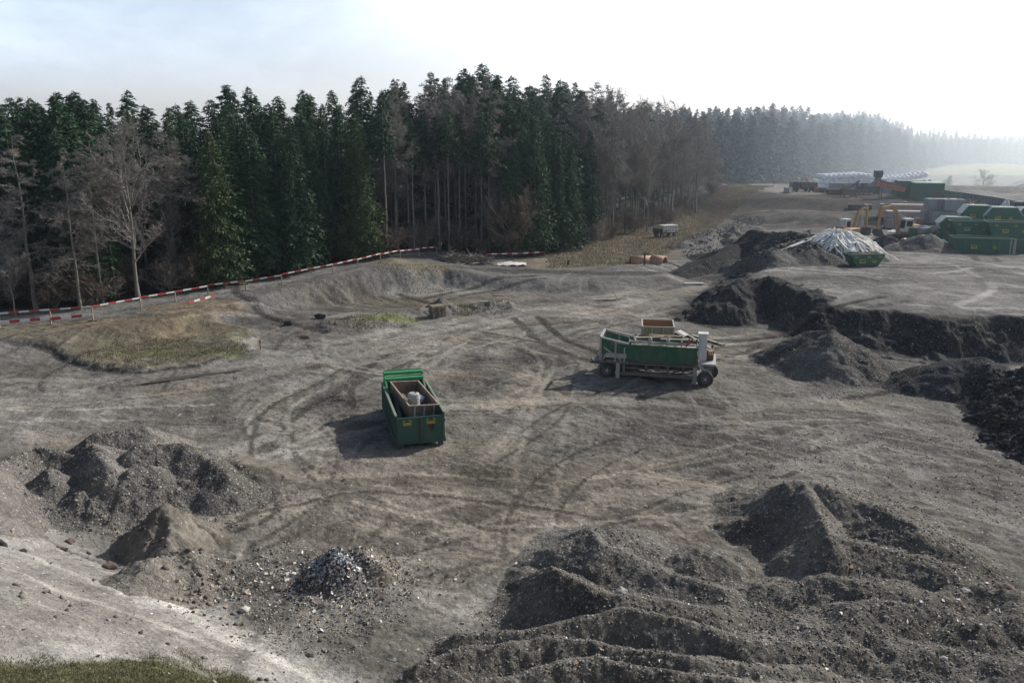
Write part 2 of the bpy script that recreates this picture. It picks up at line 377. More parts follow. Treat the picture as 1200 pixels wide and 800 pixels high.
M_twigp = leafmat('pale_twigs', (.24, .20, .16), (.32, .27, .22))
M_twigr = leafmat('brown_twigs', (.14, .105, .08), (.18, .14, .11))
M_farleaf = leafmat('far_needles', (.018, .034, .026), (.032, .050, .034))
M_grass = leafmat('grass_blades', (.075, .08, .03), (.17, .155, .085), trans=.25)
M_drygreen = leafmat('olive_grass_blades', (.15, .135, .075), (.22, .195, .13), trans=.2)
M_drygrass = leafmat('dry_grass_blades', (.15, .128, .085), (.235, .20, .135), trans=.2)
def shreds(name, cols):
    m, nt, b = nmat(name); a = nt.nodes.new('ShaderNodeAttribute'); a.attribute_name = 'tone'; nt.links.new(a.outputs['Color'], b.inputs['Base Color']); b.inputs['Roughness'].default_value = .95; b.inputs['Specular IOR Level'].default_value = .1; return m
M_bits = shreds('scattered_bits', None)

# ------------------------------------------------------------------ object helpers
def tag(o, label=None, cat=None, group=None, kind=None):
    if label: o['label'] = label
    if cat: o['category'] = cat
    if group: o['group'] = group
    if kind: o['kind'] = kind
    return o
def empty(name, loc, rz=0, label=None, cat=None, group=None, rx=0, ry=0):
    o = bpy.data.objects.new(name, None); COL.objects.link(o); o.location = loc; o.rotation_euler = (rx, ry, rz); o.empty_display_size = .3
    return tag(o, label, cat, group)
def np_mesh(name, V, Fc, smooth=False):
    """V (n,3); Fc (m,k) int"""
    me = bpy.data.meshes.new(name); V = np.asarray(V, np.float32); Fc = np.asarray(Fc, np.int32); k = Fc.shape[1]
    me.vertices.add(len(V)); me.vertices.foreach_set('co', V.ravel())
    me.loops.add(Fc.size); me.loops.foreach_set('vertex_index', Fc.ravel())
    me.polygons.add(len(Fc)); me.polygons.foreach_set('loop_start', np.arange(0, Fc.size, k, dtype=np.int32)); me.polygons.foreach_set('loop_total', np.full(len(Fc), k, np.int32))
    if smooth: me.polygons.foreach_set('use_smooth', np.ones(len(Fc), bool))
    me.update(calc_edges=True); return me
def link(name, me, mat, parent=None):
    o = bpy.data.objects.new(name, me); COL.objects.link(o)
    if mat and not me.materials: me.materials.append(mat)
    if parent: o.parent = parent
    return o
class MB:
    def __init__(s): s.v = []; s.f = []; s.m = []
    def add(s, vs, fs, M=None, mi=0):
        n = len(s.v)
        for p in vs: s.v.append(tuple(M @ Vector(p)) if M else tuple(p))
        for f in fs: s.f.append([i + n for i in f]); s.m.append(mi)
        return s
    def box(s, c, d, rot=None, taper=None, mi=0):
        """c centre, d sizes, rot (rx,ry,rz), taper (sx,sy) of the top"""
        hx, hy, hz = d[0] / 2, d[1] / 2, d[2] / 2; tx, ty = taper or (1, 1)
        vs = [(-hx, -hy, -hz), (hx, -hy, -hz), (hx, hy, -hz), (-hx, hy, -hz), (-hx * tx, -hy * ty, hz), (hx * tx, -hy * ty, hz), (hx * tx, hy * ty, hz), (-hx * tx, hy * ty, hz)]
        M = Matrix.Translation(c)
        if rot: M = M @ Matrix.Rotation(rot[2], 4, 'Z') @ Matrix.Rotation(rot[1], 4, 'Y') @ Matrix.Rotation(rot[0], 4, 'X')
        return s.add(vs, [(0, 3, 2, 1), (4, 5, 6, 7), (0, 1, 5, 4), (1, 2, 6, 5), (2, 3, 7, 6), (3, 0, 4, 7)], M, mi)
    def beam(s, a, b, w, h=None, mi=0):
        a = Vector(a); b = Vector(b); h = h or w; d = b - a; L = d.length
        q = d.to_track_quat('X', 'Z').to_matrix().to_4x4()
        M = Matrix.Translation((a + b) / 2) @ q
        hx, hy, hz = L / 2, w / 2, h / 2
        return s.add([(-hx, -hy, -hz), (hx, -hy, -hz), (hx, hy, -hz), (-hx, hy, -hz), (-hx, -hy, hz), (hx, -hy, hz), (hx, hy, hz), (-hx, hy, hz)],
                     [(0, 3, 2, 1), (4, 5, 6, 7), (0, 1, 5, 4), (1, 2, 6, 5), (2, 3, 7, 6), (3, 0, 4, 7)], M, mi)
    def tube(s, a, b, r1, r2=None, n=12, cap=True, mi=0):
        a = Vector(a); b = Vector(b); r2 = r1 if r2 is None else r2; q = (b - a).to_track_quat('Z', 'Y').to_matrix()
        vs = []
        for c, r in ((a, r1), (b, r2)):
            for i in range(n):
                t = 2 * math.pi * i / n; vs.append(tuple(c + q @ Vector((r * math.cos(t), r * math.sin(t), 0))))
        fs = [(i, (i + 1) % n, n + (i + 1) % n, n + i) for i in range(n)]
        if cap: fs += [tuple(range(n - 1, -1, -1)), tuple(range(n, 2 * n))]
        return s.add(vs, fs, None, mi)
    def lathe(s, c, axis, prof, n=20, mi=0):
        """prof list of (along, radius)"""
        q = Vector(axis).to_track_quat('Z', 'Y').to_matrix(); c = Vector(c); vs = []
        for a, r in prof:
            for i in range(n):
                t = 2 * math.pi * i / n; vs.append(tuple(c + q @ Vector((r * math.cos(t), r * math.sin(t), a))))
        fs = [(k * n + i, k * n + (i + 1) % n, (k + 1) * n + (i + 1) % n, (k + 1) * n + i) for k in range(len(prof) - 1) for i in range(n)]
        fs += [tuple(range(n - 1, -1, -1)), tuple(range((len(prof) - 1) * n, len(prof) * n))]
        return s.add(vs, fs, None, mi)
    def extr(s, poly, y0, y1, mi=0, M=None):
        """polygon in XZ extruded along Y"""
        n = len(poly); vs = [(p[0], y0, p[1]) for p in poly] + [(p[0], y1, p[1]) for p in poly]
        fs = [tuple(range(n)), tuple(range(2 * n - 1, n - 1, -1))] + [(i, i + n, (i + 1) % n + n, (i + 1) % n) for i in range(n)]
        return s.add(vs, fs, M, mi)
    def build(s, name, mat, parent=None, bev=0, smooth=False):
        me = bpy.data.meshes.new(name); me.from_pydata(s.v, [], s.f)
        for k in (mat if isinstance(mat, (list, tuple)) else [mat]): me.materials.append(k)
        if isinstance(mat, (list, tuple)): me.polygons.foreach_set('material_index', s.m)
        me.update(); o = bpy.data.objects.new(name, me); COL.objects.link(o)
        if parent: o.parent = parent
        if smooth: me.polygons.foreach_set('use_smooth', [True] * len(me.polygons))
        if bev:
            b = o.modifiers.new('bevel', 'BEVEL'); b.width = bev; b.segments = 2; b.limit_method = 'ANGLE'
        return o
def copy_tree(o, parent=None):
    c = o.copy(); COL.objects.link(c); c.parent = parent
    for ch in [k for k in bpy.data.objects if k.parent == o]: copy_tree(ch, c)
    return c

# ------------------------------------------------------------------ heap list (positions read off the photograph, heights in metres)
heap('gravel_heap', 'pale speckled gravel heap of many dumped mounds at the left edge', [
    (-10, 548, 1.5, 40, 522, 1.5), (40, 522, 1.5, 95, 532, 1.2), (110, 506, 1.5, 165, 500, 1.5), (128, 545, 1.7, 112, 520, 1.6), (60, 545, 1.5, 62, 560, 1.2), (165, 520, 1.8, 205, 520, 1.7),
    (155, 552, 1.5, 180, 545, 1.5), (205, 520, 1.7, 262, 548, 1.2), (215, 560, .9, 250, 565, .7), (-40, 570, 1.5, -10, 548, 1.5), (90, 575, 1.0, 130, 580, .7), (40, 580, .8, 10, 575, .9)], M_gravel, .065, .07, warp=.5, group=None, clump=.1)
heap('soil_mound', 'low brown soil mound just right of the pale gravel heap', [(265, 540, .8, 310, 545, .5, .4)], M_sand, .1, .08)
heap('soil_heap', 'sharp peaked sandy heap at the foot of the pale bank', [(192, 592, 1.7, 205, 620, 1.2, .95), (205, 620, 1.2, 222, 632, .7, .8), (192, 592, 1.7, 170, 610, .9, .9)], M_sand, .06, .12, warp=.45)
heap('soil_heap', 'small blunt sandy heap right of the sharp peaked one', [(226, 605, .9, 245, 622, .45, .7)], M_sand, .06, .06, warp=.3)
heap('soil_heap', 'dark crusted soil hump on the pale bank edge with shadowed left face', [(175, 655, 1.1, 225, 640, 1.2, .8), (225, 640, 1.2, 290, 660, .3, .5)], M_windrow, .06, .1, warp=.3)
heap('rubbish_heap', 'small heap of shredded white and blue plastic rubbish on bare ground', [(392, 642, .95, 397, 652, .85, .75)], M_gravel, .06, .16, warp=.3)
heap('soil_heap', 'smooth tan soil heap leaning against the shredded rubbish', [(418, 640, .75, 442, 662, .4, .7)], M_sand, .06, .05, warp=.3)
heap('gravel_heap', 'pyramid shaped gravel heap in the middle foreground with long tail to the right', [(692, 618, 1.15, 702, 634, 1.1, .75), (702, 634, 1.1, 760, 662, .6, .55), (760, 662, .6, 850, 690, .45, .5), (692, 619, 1.15, 738, 620, .85, .5), (650, 640, .75, 692, 619, 1.1, .6), (735, 622, .8, 742, 640, .4, .5)], M_gravel, .055, .05, warp=.3)
heap('soil_heap', 'steep dark soil heap with shaded left face, nearest the pyramid shaped gravel heap', [(648, 666, 1.3, 664, 672, 1.3, .9), (664, 672, 1.3, 728, 698, .95, .8), (728, 698, .95, 830, 712, .6, .5), (600, 712, .3, 648, 668, 1.1, .5)], M_windrow, .05, .07, warp=.35)
heap('windrow', 'long rubble windrow crossing the foreground behind the lowest ones', [(530, 745, .5, 620, 738, .75, .8), (620, 738, .75, 720, 712, 1.0, .85), (720, 712, 1.0, 790, 722, .95, .85), (790, 722, .95, 880, 748, .7, .7), (880, 748, .7, 1010, 758, .5, .6)], M_windrow, .055, .06, warp=.28, clump=.05)
heap('windrow', 'second lowest rubble windrow in the centre foreground', [(490, 780, .45, 560, 756, .7, .8), (560, 756, .7, 640, 744, .75, .8), (640, 744, .75, 700, 752, .65, .8), (700, 752, .65, 820, 772, .75, .75), (820, 772, .75, 960, 784, .5, .6)], M_windrow, .05, .06, warp=.28, clump=.05)
heap('windrow', 'lowest rubble windrow along the bottom edge of the photo', [(560, 800, .6, 640, 778, .9, .85), (640, 778, .9, 700, 766, 1.0, .85), (700, 768, 1.0, 770, 780, .9, .8), (770, 780, .9, 900, 800, .8, .7), (900, 800, .8, 1040, 806, .6)], M_windrow, .05, .06, warp=.28, clump=.05)
heap('soil_heap', 'big dark heap with a black shadowed hollow on its left and rubble on its right', [
    (928, 566, 1.75, 972, 563, 1.8, .8), (950, 568, 1.8, 966, 625, 1.5, .9), (966, 625, 1.4, 1018, 637, 1.1, .7), (968, 563, 1.8, 1020, 590, 1.4, .45), (1020, 590, 1.4, 1090, 628, 1.0, .4), (1018, 637, 1.0, 1110, 662, .8, .4),
    (932, 566, 1.7, 868, 605, .6, .7), (890, 686, .35, 970, 672, .7, .4), (970, 672, .7, 1060, 690, .7, .35)], M_windrow, .055, .07, warp=.35, clump=.08)
heap('soil_heap', 'low tan hump between the windrows and the big dark heap', [(822, 644, .7, 845, 650, .6, .5)], M_windrow, .07, .1, warp=.3)
heap('rubble_heap', 'low rubble spread in the bottom right corner', [(1010, 720, .7, 1120, 690, .6, .35), (1120, 690, .5, 1200, 700, .7, .35), (1060, 770, .5, 1200, 780, .7, .35), (1150, 740, .7, 1230, 720, .9, .4)], M_windrow, .07, .09, warp=.9, clump=.15)
heap('gravel_heap', 'dark conical gravel heap between the screening machine and the cut bank', [(976, 386, 2.5, 978, 390, 2.5, .62), (948, 388, 2.0, 915, 402, 1.2, .62), (976, 386, 2.4, 948, 388, 2.0, .62), (990, 400, 1.6, 1020, 425, .6, .6)], M_gravel_dark, .09, .12, warp=.7)
heap('soil_heap', 'smooth dark mound between the conical gravel heap and the black chunks', [(1110, 422, 1.7, 1152, 417, 2.0, .5), (1152, 420, 2.0, 1165, 440, 1.4, .5), (1110, 422, 1.6, 1075, 436, .8, .55)], M_soil_dark, .1, .08, warp=.6)
heap('rubble_heap', 'black chunky heap at the right edge of the photo', [(1215, 430, 2.3, 1260, 470, 2.3, .6), (1215, 440, 2.3, 1185, 470, .8, .6)], M_coal, .09, .25, warp=.7, clump=.9)
heap('soil_heap', 'long flat topped dark heap with shaded face beside the haul road', [(881, 269, 2.7, 940, 275, 2.6, .55), (881, 269, 2.7, 798, 317, .5, .5), (840, 292, 1.6, 881, 269, 2.6, .5)], M_soil_dark, .2, .02, .2, warp=.25)
heap('gravel_heap', 'coarse dark gravel heap in front of the white strips', [(850, 309, .8, 900, 294, 1.8, .62), (900, 294, 1.8, 944, 280, 2.5, .62), (944, 280, 2.5, 962, 292, 1.6, .62), (985, 297, .9, 1003, 292, 1.4, .7), (1015, 298, .9, 1038, 299, .4, .6)], M_gravel_dark, .16, .1, .9, warp=.6, clump=.12)
heap('soil_heap', 'grey earth heap under white sheets in front of the stacked green containers', [(1068, 277, 1.6, 1085, 274, 1.9, .5), (1085, 274, 1.9, 1108, 283, .9, .5)], M_gravel, .2, .15, 2.0, warp=.8)
heap('soil_heap', 'little dark earth heap below the right hand excavator', [(1040, 275, 1.5, 1044, 276, 1.5, .6)], M_soil_dark, .2, .2, 2.0, warp=.6)
heap('rubble_heap', 'low rocky rubble heap on the verge slope left of the long dark heap', [(815, 278, 1.0, 870, 262, 1.4, .35), (800, 285, .6, 840, 270, 1.0, .3)], M_gravel, .25, .12, .9, warp=1.5, clump=.3)
heap('soil_heap', 'dark crumbling spoil along the lip of the cut bank', [(862, 338, .9, 890, 327, 1.3, .5), (890, 327, 1.3, 912, 330, 1.0, .5), (912, 330, .9, 950, 346, .5, .45)], M_soil_dark, .12, .15, 1.9, warp=.9, clump=.3)

# ------------------------------------------------------------------ ground sheet: fine in front of the camera, reaching the horizon
def zone_colors(x, y):
    r = np.hypot(x, y)
    n = len(x); C = np.tile(np.array([.170, .157, .136]), (n, 1)); S = np.full(n, .16)
    def mix(m, c, sp=None):
        nonlocal C, S
        m = np.clip(m, 0, 1); C = C * (1 - m[:, None]) + np.array(c) * m[:, None]
        if sp is not None: S = S * (1 - m) + sp * m
    b1 = fbm(x, y, 9, 5, 200); b2 = fbm(x * .6, y * 1.5, 4, 5, 210); b3 = fbm(x, y, 1.6, 4, 220)
    mix(sstep(0, .5, b1 + .4 * b3), (.218, .204, .182), .22); mix(sstep(0.05, .6, -b1 + .5 * b3), (.098, .090, .080)); mix(.8 * sstep(.1, .5, b2), (.185, .157, .122))
    # brown tint around the middle, darker and cooler on the right
    cx, cy = P(540, 590); mix(.7 * sstep(.3, .75, np.exp(-(((x - cx) / 13) ** 2 + ((y - cy) / 9) ** 2)) + .5 * b2), (.198, .174, .140))
    mix(.7 * sstep(6, 24, x - .1 * (y - 30)) * sstep(62, 50, y), (.132, .124, .110), .35)
    mix(.5 * sstep(80, 62, y) * sstep(-8, -20, x) * sstep(45, 52, y), (.115, .106, .095), .1)
    # haul road and plateau: pale dusty grey
    sd = polysd(x, y, PL); mix(.75 * sstep(.3, 3, sd), (.185, .178, .168), .15); mix(.55 * sstep(.1, .45, b2) * sstep(.3, 3, sd), (.26, .25, .235)); mix(.5 * sstep(.1, .5, b3) * sstep(.3, 3, sd), (.13, .125, .118))
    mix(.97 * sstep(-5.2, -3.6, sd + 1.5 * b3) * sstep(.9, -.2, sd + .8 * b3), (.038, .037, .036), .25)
    # perimeter road
    sd = polysd(x, y, NW); mix(.8 * sstep(-3.2, -1.8, sd) * sstep(200, 140, r), (.150, .145, .136), .3); mix(.45 * sstep(0, 1, sd) * sstep(-.1, .4, b2), (.20, .193, .18))
    # basin: mud and muddy green; backlit scarp shade painted along its near rim
    g = polysd(x, y, GP); mix(.9 * sstep(-.2, .5, g), (.150, .132, .095), .15); mix(sstep(-.6, -.15, g) * sstep(.12, -.1, g) * sstep(59.5, 57.5, y - .0 * x), (.055, .05, .045)); mix(.5 * sstep(.25, .5, b3 + b2) * sstep(.2, .8, g), (.15, .145, .085))
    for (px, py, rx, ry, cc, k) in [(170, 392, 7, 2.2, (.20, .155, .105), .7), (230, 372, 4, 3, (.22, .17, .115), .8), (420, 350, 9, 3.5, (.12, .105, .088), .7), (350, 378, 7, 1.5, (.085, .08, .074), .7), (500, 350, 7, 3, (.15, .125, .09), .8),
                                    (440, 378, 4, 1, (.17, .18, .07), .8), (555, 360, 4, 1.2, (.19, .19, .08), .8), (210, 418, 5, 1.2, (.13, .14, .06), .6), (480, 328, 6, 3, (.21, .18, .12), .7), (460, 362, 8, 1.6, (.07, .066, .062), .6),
                                    (620, 326, 9, 1.6, (.05, .047, .042), .7), (720, 326, 6, 1.6, (.05, .05, .045), .8), (640, 314, 7, 1.0, (.045, .044, .043), .8), (540, 355, 14, 2.2, (.11, .10, .085), .5)]:  # soil tone patches; the thin dark strip at the terrace edge is painted shadow
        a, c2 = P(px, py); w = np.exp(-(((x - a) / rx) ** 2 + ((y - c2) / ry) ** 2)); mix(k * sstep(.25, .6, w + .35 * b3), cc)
    # verge of dry grass
    vg = [P(a, b, 1.8) for a, b in [(590, 300), (640, 303), (700, 300), (760, 296), (800, 288), (815, 272), (860, 250), (905, 232), (915, 222), (860, 228), (800, 246), (740, 262), (690, 276), (640, 288), (600, 292)]]
    sd = polysd(x, y, vg); mix(.95 * sstep(-1.5, 1.5, sd + 2 * b3), (.18, .155, .11), .3); mix(.6 * sstep(.1, .4, b3) * sstep(-1, 1, sd), (.15, .12, .085))
    # forest floor
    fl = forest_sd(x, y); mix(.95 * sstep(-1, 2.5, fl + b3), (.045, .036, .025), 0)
    # upper terrace and far land
    sd = polysd(x, y, TE); mix(.9 * sstep(-34, -25, sd + 6 * b1) * sstep(9, 5, sd) * (x > 36) * (x < 76), (.052, .043, .037), .2); mix(.6 * sstep(-.05, .3, b1) * sstep(-30, -24, sd) * sstep(7, 3, sd) * (x > 36) * (x < 76), (.085, .078, .072)); mix(.8 * sstep(8, 10, sd), (.22, .2, .18)); ln = np.abs(sd + 12 + 1.5 * b1); mix(.7 * sstep(1.0, .3, ln) * (x > 36) * (x < 62), (.2, .18, .155)); mix(.5 * sstep(-24, -21, sd) * sstep(-13, -16, sd) * (x > 36) * (x < 62) * sstep(-.2, .2, b3), (.12, .12, .12))
    far = sstep(200, 240, r); mix(far, (.14, .145, .10), 0); mix(far * sstep(.0, .3, fbm(x, y, 70, 3, 300)), (.18, .17, .12)); mix(far * sstep(440, 455, y + .3 * x - 60) * sstep(760, 600, y), (.27, .25, .13))
    # photographer's bank: pale dusty lime, grass on top
    sd = polysd(x, y, TOE); mix(sstep(-.6, 1.2, sd + .8 * b3), (.30, .287, .262), .6); mix(.7 * sstep(-.1, .4, b2 + b3 * .7) * sstep(0, 1.5, sd), (.215, .203, .183)); mix(.6 * sstep(.0, .3, fbm(x * .5 + y * .3, y * 2.2 - x * 1.8, 1.4, 4, 233)) * sstep(.5, 2, sd), (.20, .18, .155), .8); mix(.6 * sstep(.15, .5, b3 - b1) * sstep(0, 1, sd), (.19, .175, .155), .8)
    gq = grassq(x, y); mix(.95 * sstep(-.25, .35, gq + .8 * b3), (.10, .10, .055), .1)
    tn = dmap(TINT, x, y); C = C * (1 + np.where(tn < 0, tn * 1.35, tn * 1.3))[:, None]
    return C, S
def grassq(x, y):
    sd = polysd(x, y, TOE)
    # grass starts some metres up the bank at the left and only near the foot of the lens on the right
    return sd - np.interp(x, [-30, -14, -10.6, -9.9, -9.25, -8.5, -7.5, -6.65, -5.5, -3, 0, 3], [13, 10.5, 8.0, 7.1, 5.8, 4.4, 3.4, 2.9, 2.9, 3.4, 5, 6])
FEDGE = [P(a, b, z) for a, b, z in [(-330, 395, .4), (-150, 378, .5), (0, 366, .7), (109, 360, .8), (165, 350, .9), (244, 336, 1.1), (330, 320, 1.5), (446, 301, 2.0), (512, 291, 2.0), (570, 289, 1.8), (640, 287, 1.8), (690, 275, 1.8), (740, 262, 2.2), (800, 245, 2.6), (850, 228, 3.2)]]
FPOLY = FEDGE + [(62, 260), (60, 700), (-700, 700), (-700, 40)]
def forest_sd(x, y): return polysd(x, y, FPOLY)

import time; T0=time.time()
def build_ground():
    th = np.concatenate([np.linspace(-math.pi, R(-38), 50)[:-1], np.linspace(R(-38), R(38), 1150), np.linspace(R(38), math.pi, 50)[1:]])
    rr = np.concatenate([np.geomspace(.6, 13, 50)[:-1], np.geomspace(13, 125, 1180)[:-1], np.geomspace(125, 700, 200)[:-1], np.geomspace(700, 6000, 40)])
    T, Q = np.meshgrid(th, rr); X = (Q * np.sin(T)).ravel(); Y = (Q * np.cos(T)).ravel()
    Z = H0(X, Y)
    nr, nt_ = len(rr), len(th); i = np.arange(nr - 1)[:, None] * nt_ + np.arange(nt_ - 1)[None, :]; i = i.ravel()
    Fc = np.stack([i, i + 1, i + 1 + nt_, i + nt_], 1)[:, ::-1]
    me = np_mesh('ground', np.stack([X, Y, Z], 1), Fc, True)
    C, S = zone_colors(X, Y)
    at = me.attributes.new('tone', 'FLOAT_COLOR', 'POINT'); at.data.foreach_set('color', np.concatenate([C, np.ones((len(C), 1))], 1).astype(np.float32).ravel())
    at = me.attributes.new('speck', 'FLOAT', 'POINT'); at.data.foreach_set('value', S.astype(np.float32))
    tag(link('ground', me, M_ground), 'bare grey brown yard ground with tyre ruts and banks', 'ground', kind='structure')
build_ground(); print('TT ground',time.time()-T0)

for h in HEAPS:
    xs = [s[0] for s in h['S']] + [s[3] for s in h['S']]; ys = [s[1] for s in h['S']] + [s[4] for s in h['S']]
    mh = max(max(s[2], s[5]) for s in h['S']) / min(s[6] for s in h['S']) + 1.5; res = h['res']
    gx = np.arange(min(xs) - mh, max(xs) + mh, res); gy = np.arange(min(ys) - mh, max(ys) + mh, res)
    X, Y = np.meshgrid(gx, gy); sh = X.shape; r = relief(h, X.ravel(), Y.ravel()); z = H0(X.ravel(), Y.ravel())
    fine = .05 * fbm(X.ravel(), Y.ravel(), .25, 2, 900) * np.clip(r * 3, 0, 1)
    V = np.stack([X.ravel(), Y.ravel(), z + r + fine], 1)
    nx = sh[1]; i = (np.arange(sh[0] - 1)[:, None] * nx + np.arange(nx - 1)[None, :]).ravel(); Fc = np.stack([i, i + 1, i + 1 + nx, i + nx], 1)
    keep = (r[Fc] > -.035).any(1); Fc = Fc[keep]; used = np.unique(Fc); mp = np.full(len(V), -1); mp[used] = np.arange(len(used))
    me = np_mesh(h['name'], V[used], mp[Fc], True)
    tag(link(h['name'], me, h['mat']), h['label'], 'heap', h['group'])

print('TT heaps',time.time()-T0)
# ---- scattered stones and bits
def rock_proto(seed):
    r = np.random.default_rng(seed); t = (1 + 5 ** .5) / 2
    v = np.array([(-1, t, 0), (1, t, 0), (-1, -t, 0), (1, -t, 0), (0, -1, t), (0, 1, t), (0, -1, -t), (0, 1, -t), (t, 0, -1), (t, 0, 1), (-t, 0, -1), (-t, 0, 1)], float) / 1.9
    f = [(0, 11, 5), (0, 5, 1), (0, 1, 7), (0, 7, 10), (0, 10, 11), (1, 5, 9), (5, 11, 4), (11, 10, 2), (10, 7, 6), (7, 1, 8), (3, 9, 4), (3, 4, 2), (3, 2, 6), (3, 6, 8), (3, 8, 9), (4, 9, 5), (2, 4, 11), (6, 2, 10), (8, 6, 7), (9, 8, 1)]
    return v * r.uniform(.65, 1.25, (12, 1)) * np.array([1, r.uniform(.6, .9), r.uniform(.4, .75)]), np.array(f)
ROCKS = [rock_proto(i) for i in range(6)]
def scatter(name, label, pts, sizes, cols, mat=None, flat=1.0):
    """one mesh of many little stones"""
    n = len(pts); X = pts[:, 0]; Y = pts[:, 1]; Z = HT(X, Y)
    VV, FF, CC = [], [], []; off = 0
    for k, (v, f) in enumerate(ROCKS):
        idx = np.arange(n)[k::6]; m = len(idx)
        if not m: continue
        a = rng.uniform(0, 6.28, m); ca, sa = np.cos(a), np.sin(a); s = sizes[idx]
        vx = v[None, :, 0] * ca[:, None] - v[None, :, 1] * sa[:, None]; vy = v[None, :, 0] * sa[:, None] + v[None, :, 1] * ca[:, None]; vz = np.tile(v[None, :, 2], (m, 1)) * flat
        tl = rng.normal(0, .35, m)[:, None]; vz = vz + vx * tl
        W = np.stack([vx * s[:, None] + X[idx, None], vy * s[:, None] + Y[idx, None], vz * s[:, None] + (Z[idx] + s * .18 * flat)[:, None]], 2)
        VV.append(W.reshape(-1, 3)); FF.append((f[None] + (np.arange(m) * 12)[:, None, None] + off).reshape(-1, 3)); off += m * 12; CC.append(np.repeat(cols[idx], 12, 0))
    me = np_mesh(name, np.concatenate(VV), np.concatenate(FF)); C = np.concatenate(CC)
    at = me.attributes.new('tone', 'FLOAT_COLOR', 'POINT'); at.data.foreach_set('color', np.concatenate([C, np.ones((len(C), 1))], 1).astype(np.float32).ravel())
    return tag(link(name, me, mat or M_bits), label, 'stones', kind='stuff')
def region_pts(poly_px, n, z=.3):
    """random points inside a patch of ground"""
    pl = [P(a, b, z) for a, b in poly_px]; xs = [p[0] for p in pl]; ys = [p[1] for p in pl]
    out = np.zeros((0, 2))
    while len(out) < n:
        q = np.stack([rng.uniform(min(xs), max(xs), n * 2), rng.uniform(min(ys), max(ys), n * 2)], 1); q = q[(polysd(q[:, 0], q[:, 1], pl) + 1.2 * fbm(q[:, 0], q[:, 1], 2, 3, 77)) > 0]; out = np.concatenate([out, q])
    return out[:n]
def tones(n, a=(.08, .075, .07), b=(.36, .34, .31), p=1.6):
    t = rng.uniform(0, 1, n)[:, None] ** p; return np.array(a) * (1 - t) + np.array(b) * t + rng.normal(0, .012, (n, 3)) * t
def psz(n, a, b): return a * (b / a) ** (rng.uniform(0, 1, n) ** 2.6)
A = [region_pts([(470, 800), (500, 755), (600, 700), (640, 650), (700, 610), (760, 640), (860, 680), (1000, 720), (1200, 760), (1220, 830), (470, 830)], 8000),
     region_pts([(860, 690), (1000, 560), (1060, 580), (1140, 650), (1230, 700), (1230, 820), (960, 820)], 9000),
     region_pts([(-20, 545), (60, 505), (180, 490), (290, 540), (290, 590), (180, 610), (60, 610)], 8000, 1.0),
     region_pts([(250, 660), (330, 620), (470, 640), (480, 700), (420, 770), (330, 760)], 4000),
     region_pts([(890, 410), (976, 380), (1040, 440), (960, 455)], 2500, .8), region_pts([(800, 500), (1200, 500), (1220, 620), (900, 560)], 2500), region_pts([(-20, 440), (1000, 400), (1200, 500), (600, 640), (0, 560)], 3500)]
A = np.concatenate(A); scatter('gravel', 'loose gravel and small stones strewn over the yard and its heaps', A, psz(len(A), .014, .065), tones(len(A), (.10, .093, .083), (.40, .38, .345), 1.3))
B = np.concatenate([region_pts([(1150, 440), (1230, 430), (1240, 520), (1150, 490)], 1800, 1.2)]); scatter('black_chunks', 'black lumpy chunks strewn over the heap at the right edge', B, psz(len(B), .05, .24), tones(len(B), (.03, .031, .033), (.10, .10, .10)))
B = region_pts([(840, 316), (944, 272), (1050, 302), (1000, 308)], 3500, 2.0); scatter('broken_concrete', 'coarse broken rubble covering the heap before the white strips', B, psz(len(B), .07, .30), tones(len(B), (.04, .045, .045), (.16, .165, .155)))
B = region_pts([(800, 292), (815, 270), (870, 258), (900, 262), (850, 290)], 1400, 1.5); scatter('broken_concrete', 'pale broken rubble lying on the slope left of the dark heap', B, psz(len(B), .08, .3), tones(len(B), (.10, .095, .085), (.34, .33, .31), 1.2))
q = np.stack([rng.uniform(-26, -2, 9000), rng.uniform(13, 36, 9000)], 1); sdq = polysd(q[:, 0], q[:, 1], TOE); q = q[(sdq > -1.5) & (sdq < 8) & (rng.uniform(0, 1, 9000) < .12 + .5 * sstep(0, .5, fbm(q[:, 0], q[:, 1], 3, 4, 91)))]
B = np.concatenate([q[:1500], region_pts([(120, 590), (180, 600), (260, 680), (220, 700)], 400, .8)]); scatter('clods', 'soil clods and pebbles lying on the pale bank', B, psz(len(B), .018, .13), tones(len(B), (.10, .085, .07), (.32, .29, .26)))
# shredded plastic and paper
def shred_pts(cx, cy, sx, sy, n, z=.3):
    a, b = P(cx, cy, z); return np.stack([rng.normal(a, sx, n), rng.normal(b, sy, n)], 1)
def litter(name, label, pts, cols, size=.09):
    n = len(pts); X, Y = pts[:, 0], pts[:, 1]; Z = HT(X, Y); V = np.zeros((n, 4, 3)); s = psz(n, size * .4, size * 1.7)
    u = rng.normal(0, 1, (n, 3)); u[:, 2] *= .4; u /= np.linalg.norm(u, axis=1)[:, None]; w = rng.normal(0, 1, (n, 3)); w[:, 2] *= .6; w = np.cross(u, w); w /= np.linalg.norm(w, axis=1)[:, None]
    c = np.stack([X, Y, Z + s * .45], 1)
    for k, (a, b) in enumerate([(-1, -.6), (1, -.5), (.8, .6), (-.9, .5)]): V[:, k] = c + u * (a * s)[:, None] * rng.uniform(.6, 1, (n, 1)) + w * (b * s)[:, None]
    me = np_mesh(name, V.reshape(-1, 3), np.arange(n * 4).reshape(-1, 4)); C = np.repeat(cols, 4, 0)
    at = me.attributes.new('tone', 'FLOAT_COLOR', 'POINT'); at.data.foreach_set('color', np.concatenate([C, np.ones((len(C), 1))], 1).astype(np.float32).ravel())
    return tag(link(name, me, M_bits), label, 'litter', kind='stuff')
def lcol(n, pal): return np.array(pal)[rng.integers(0, len(pal), n)] * rng.uniform(.7, 1.1, (n, 1))
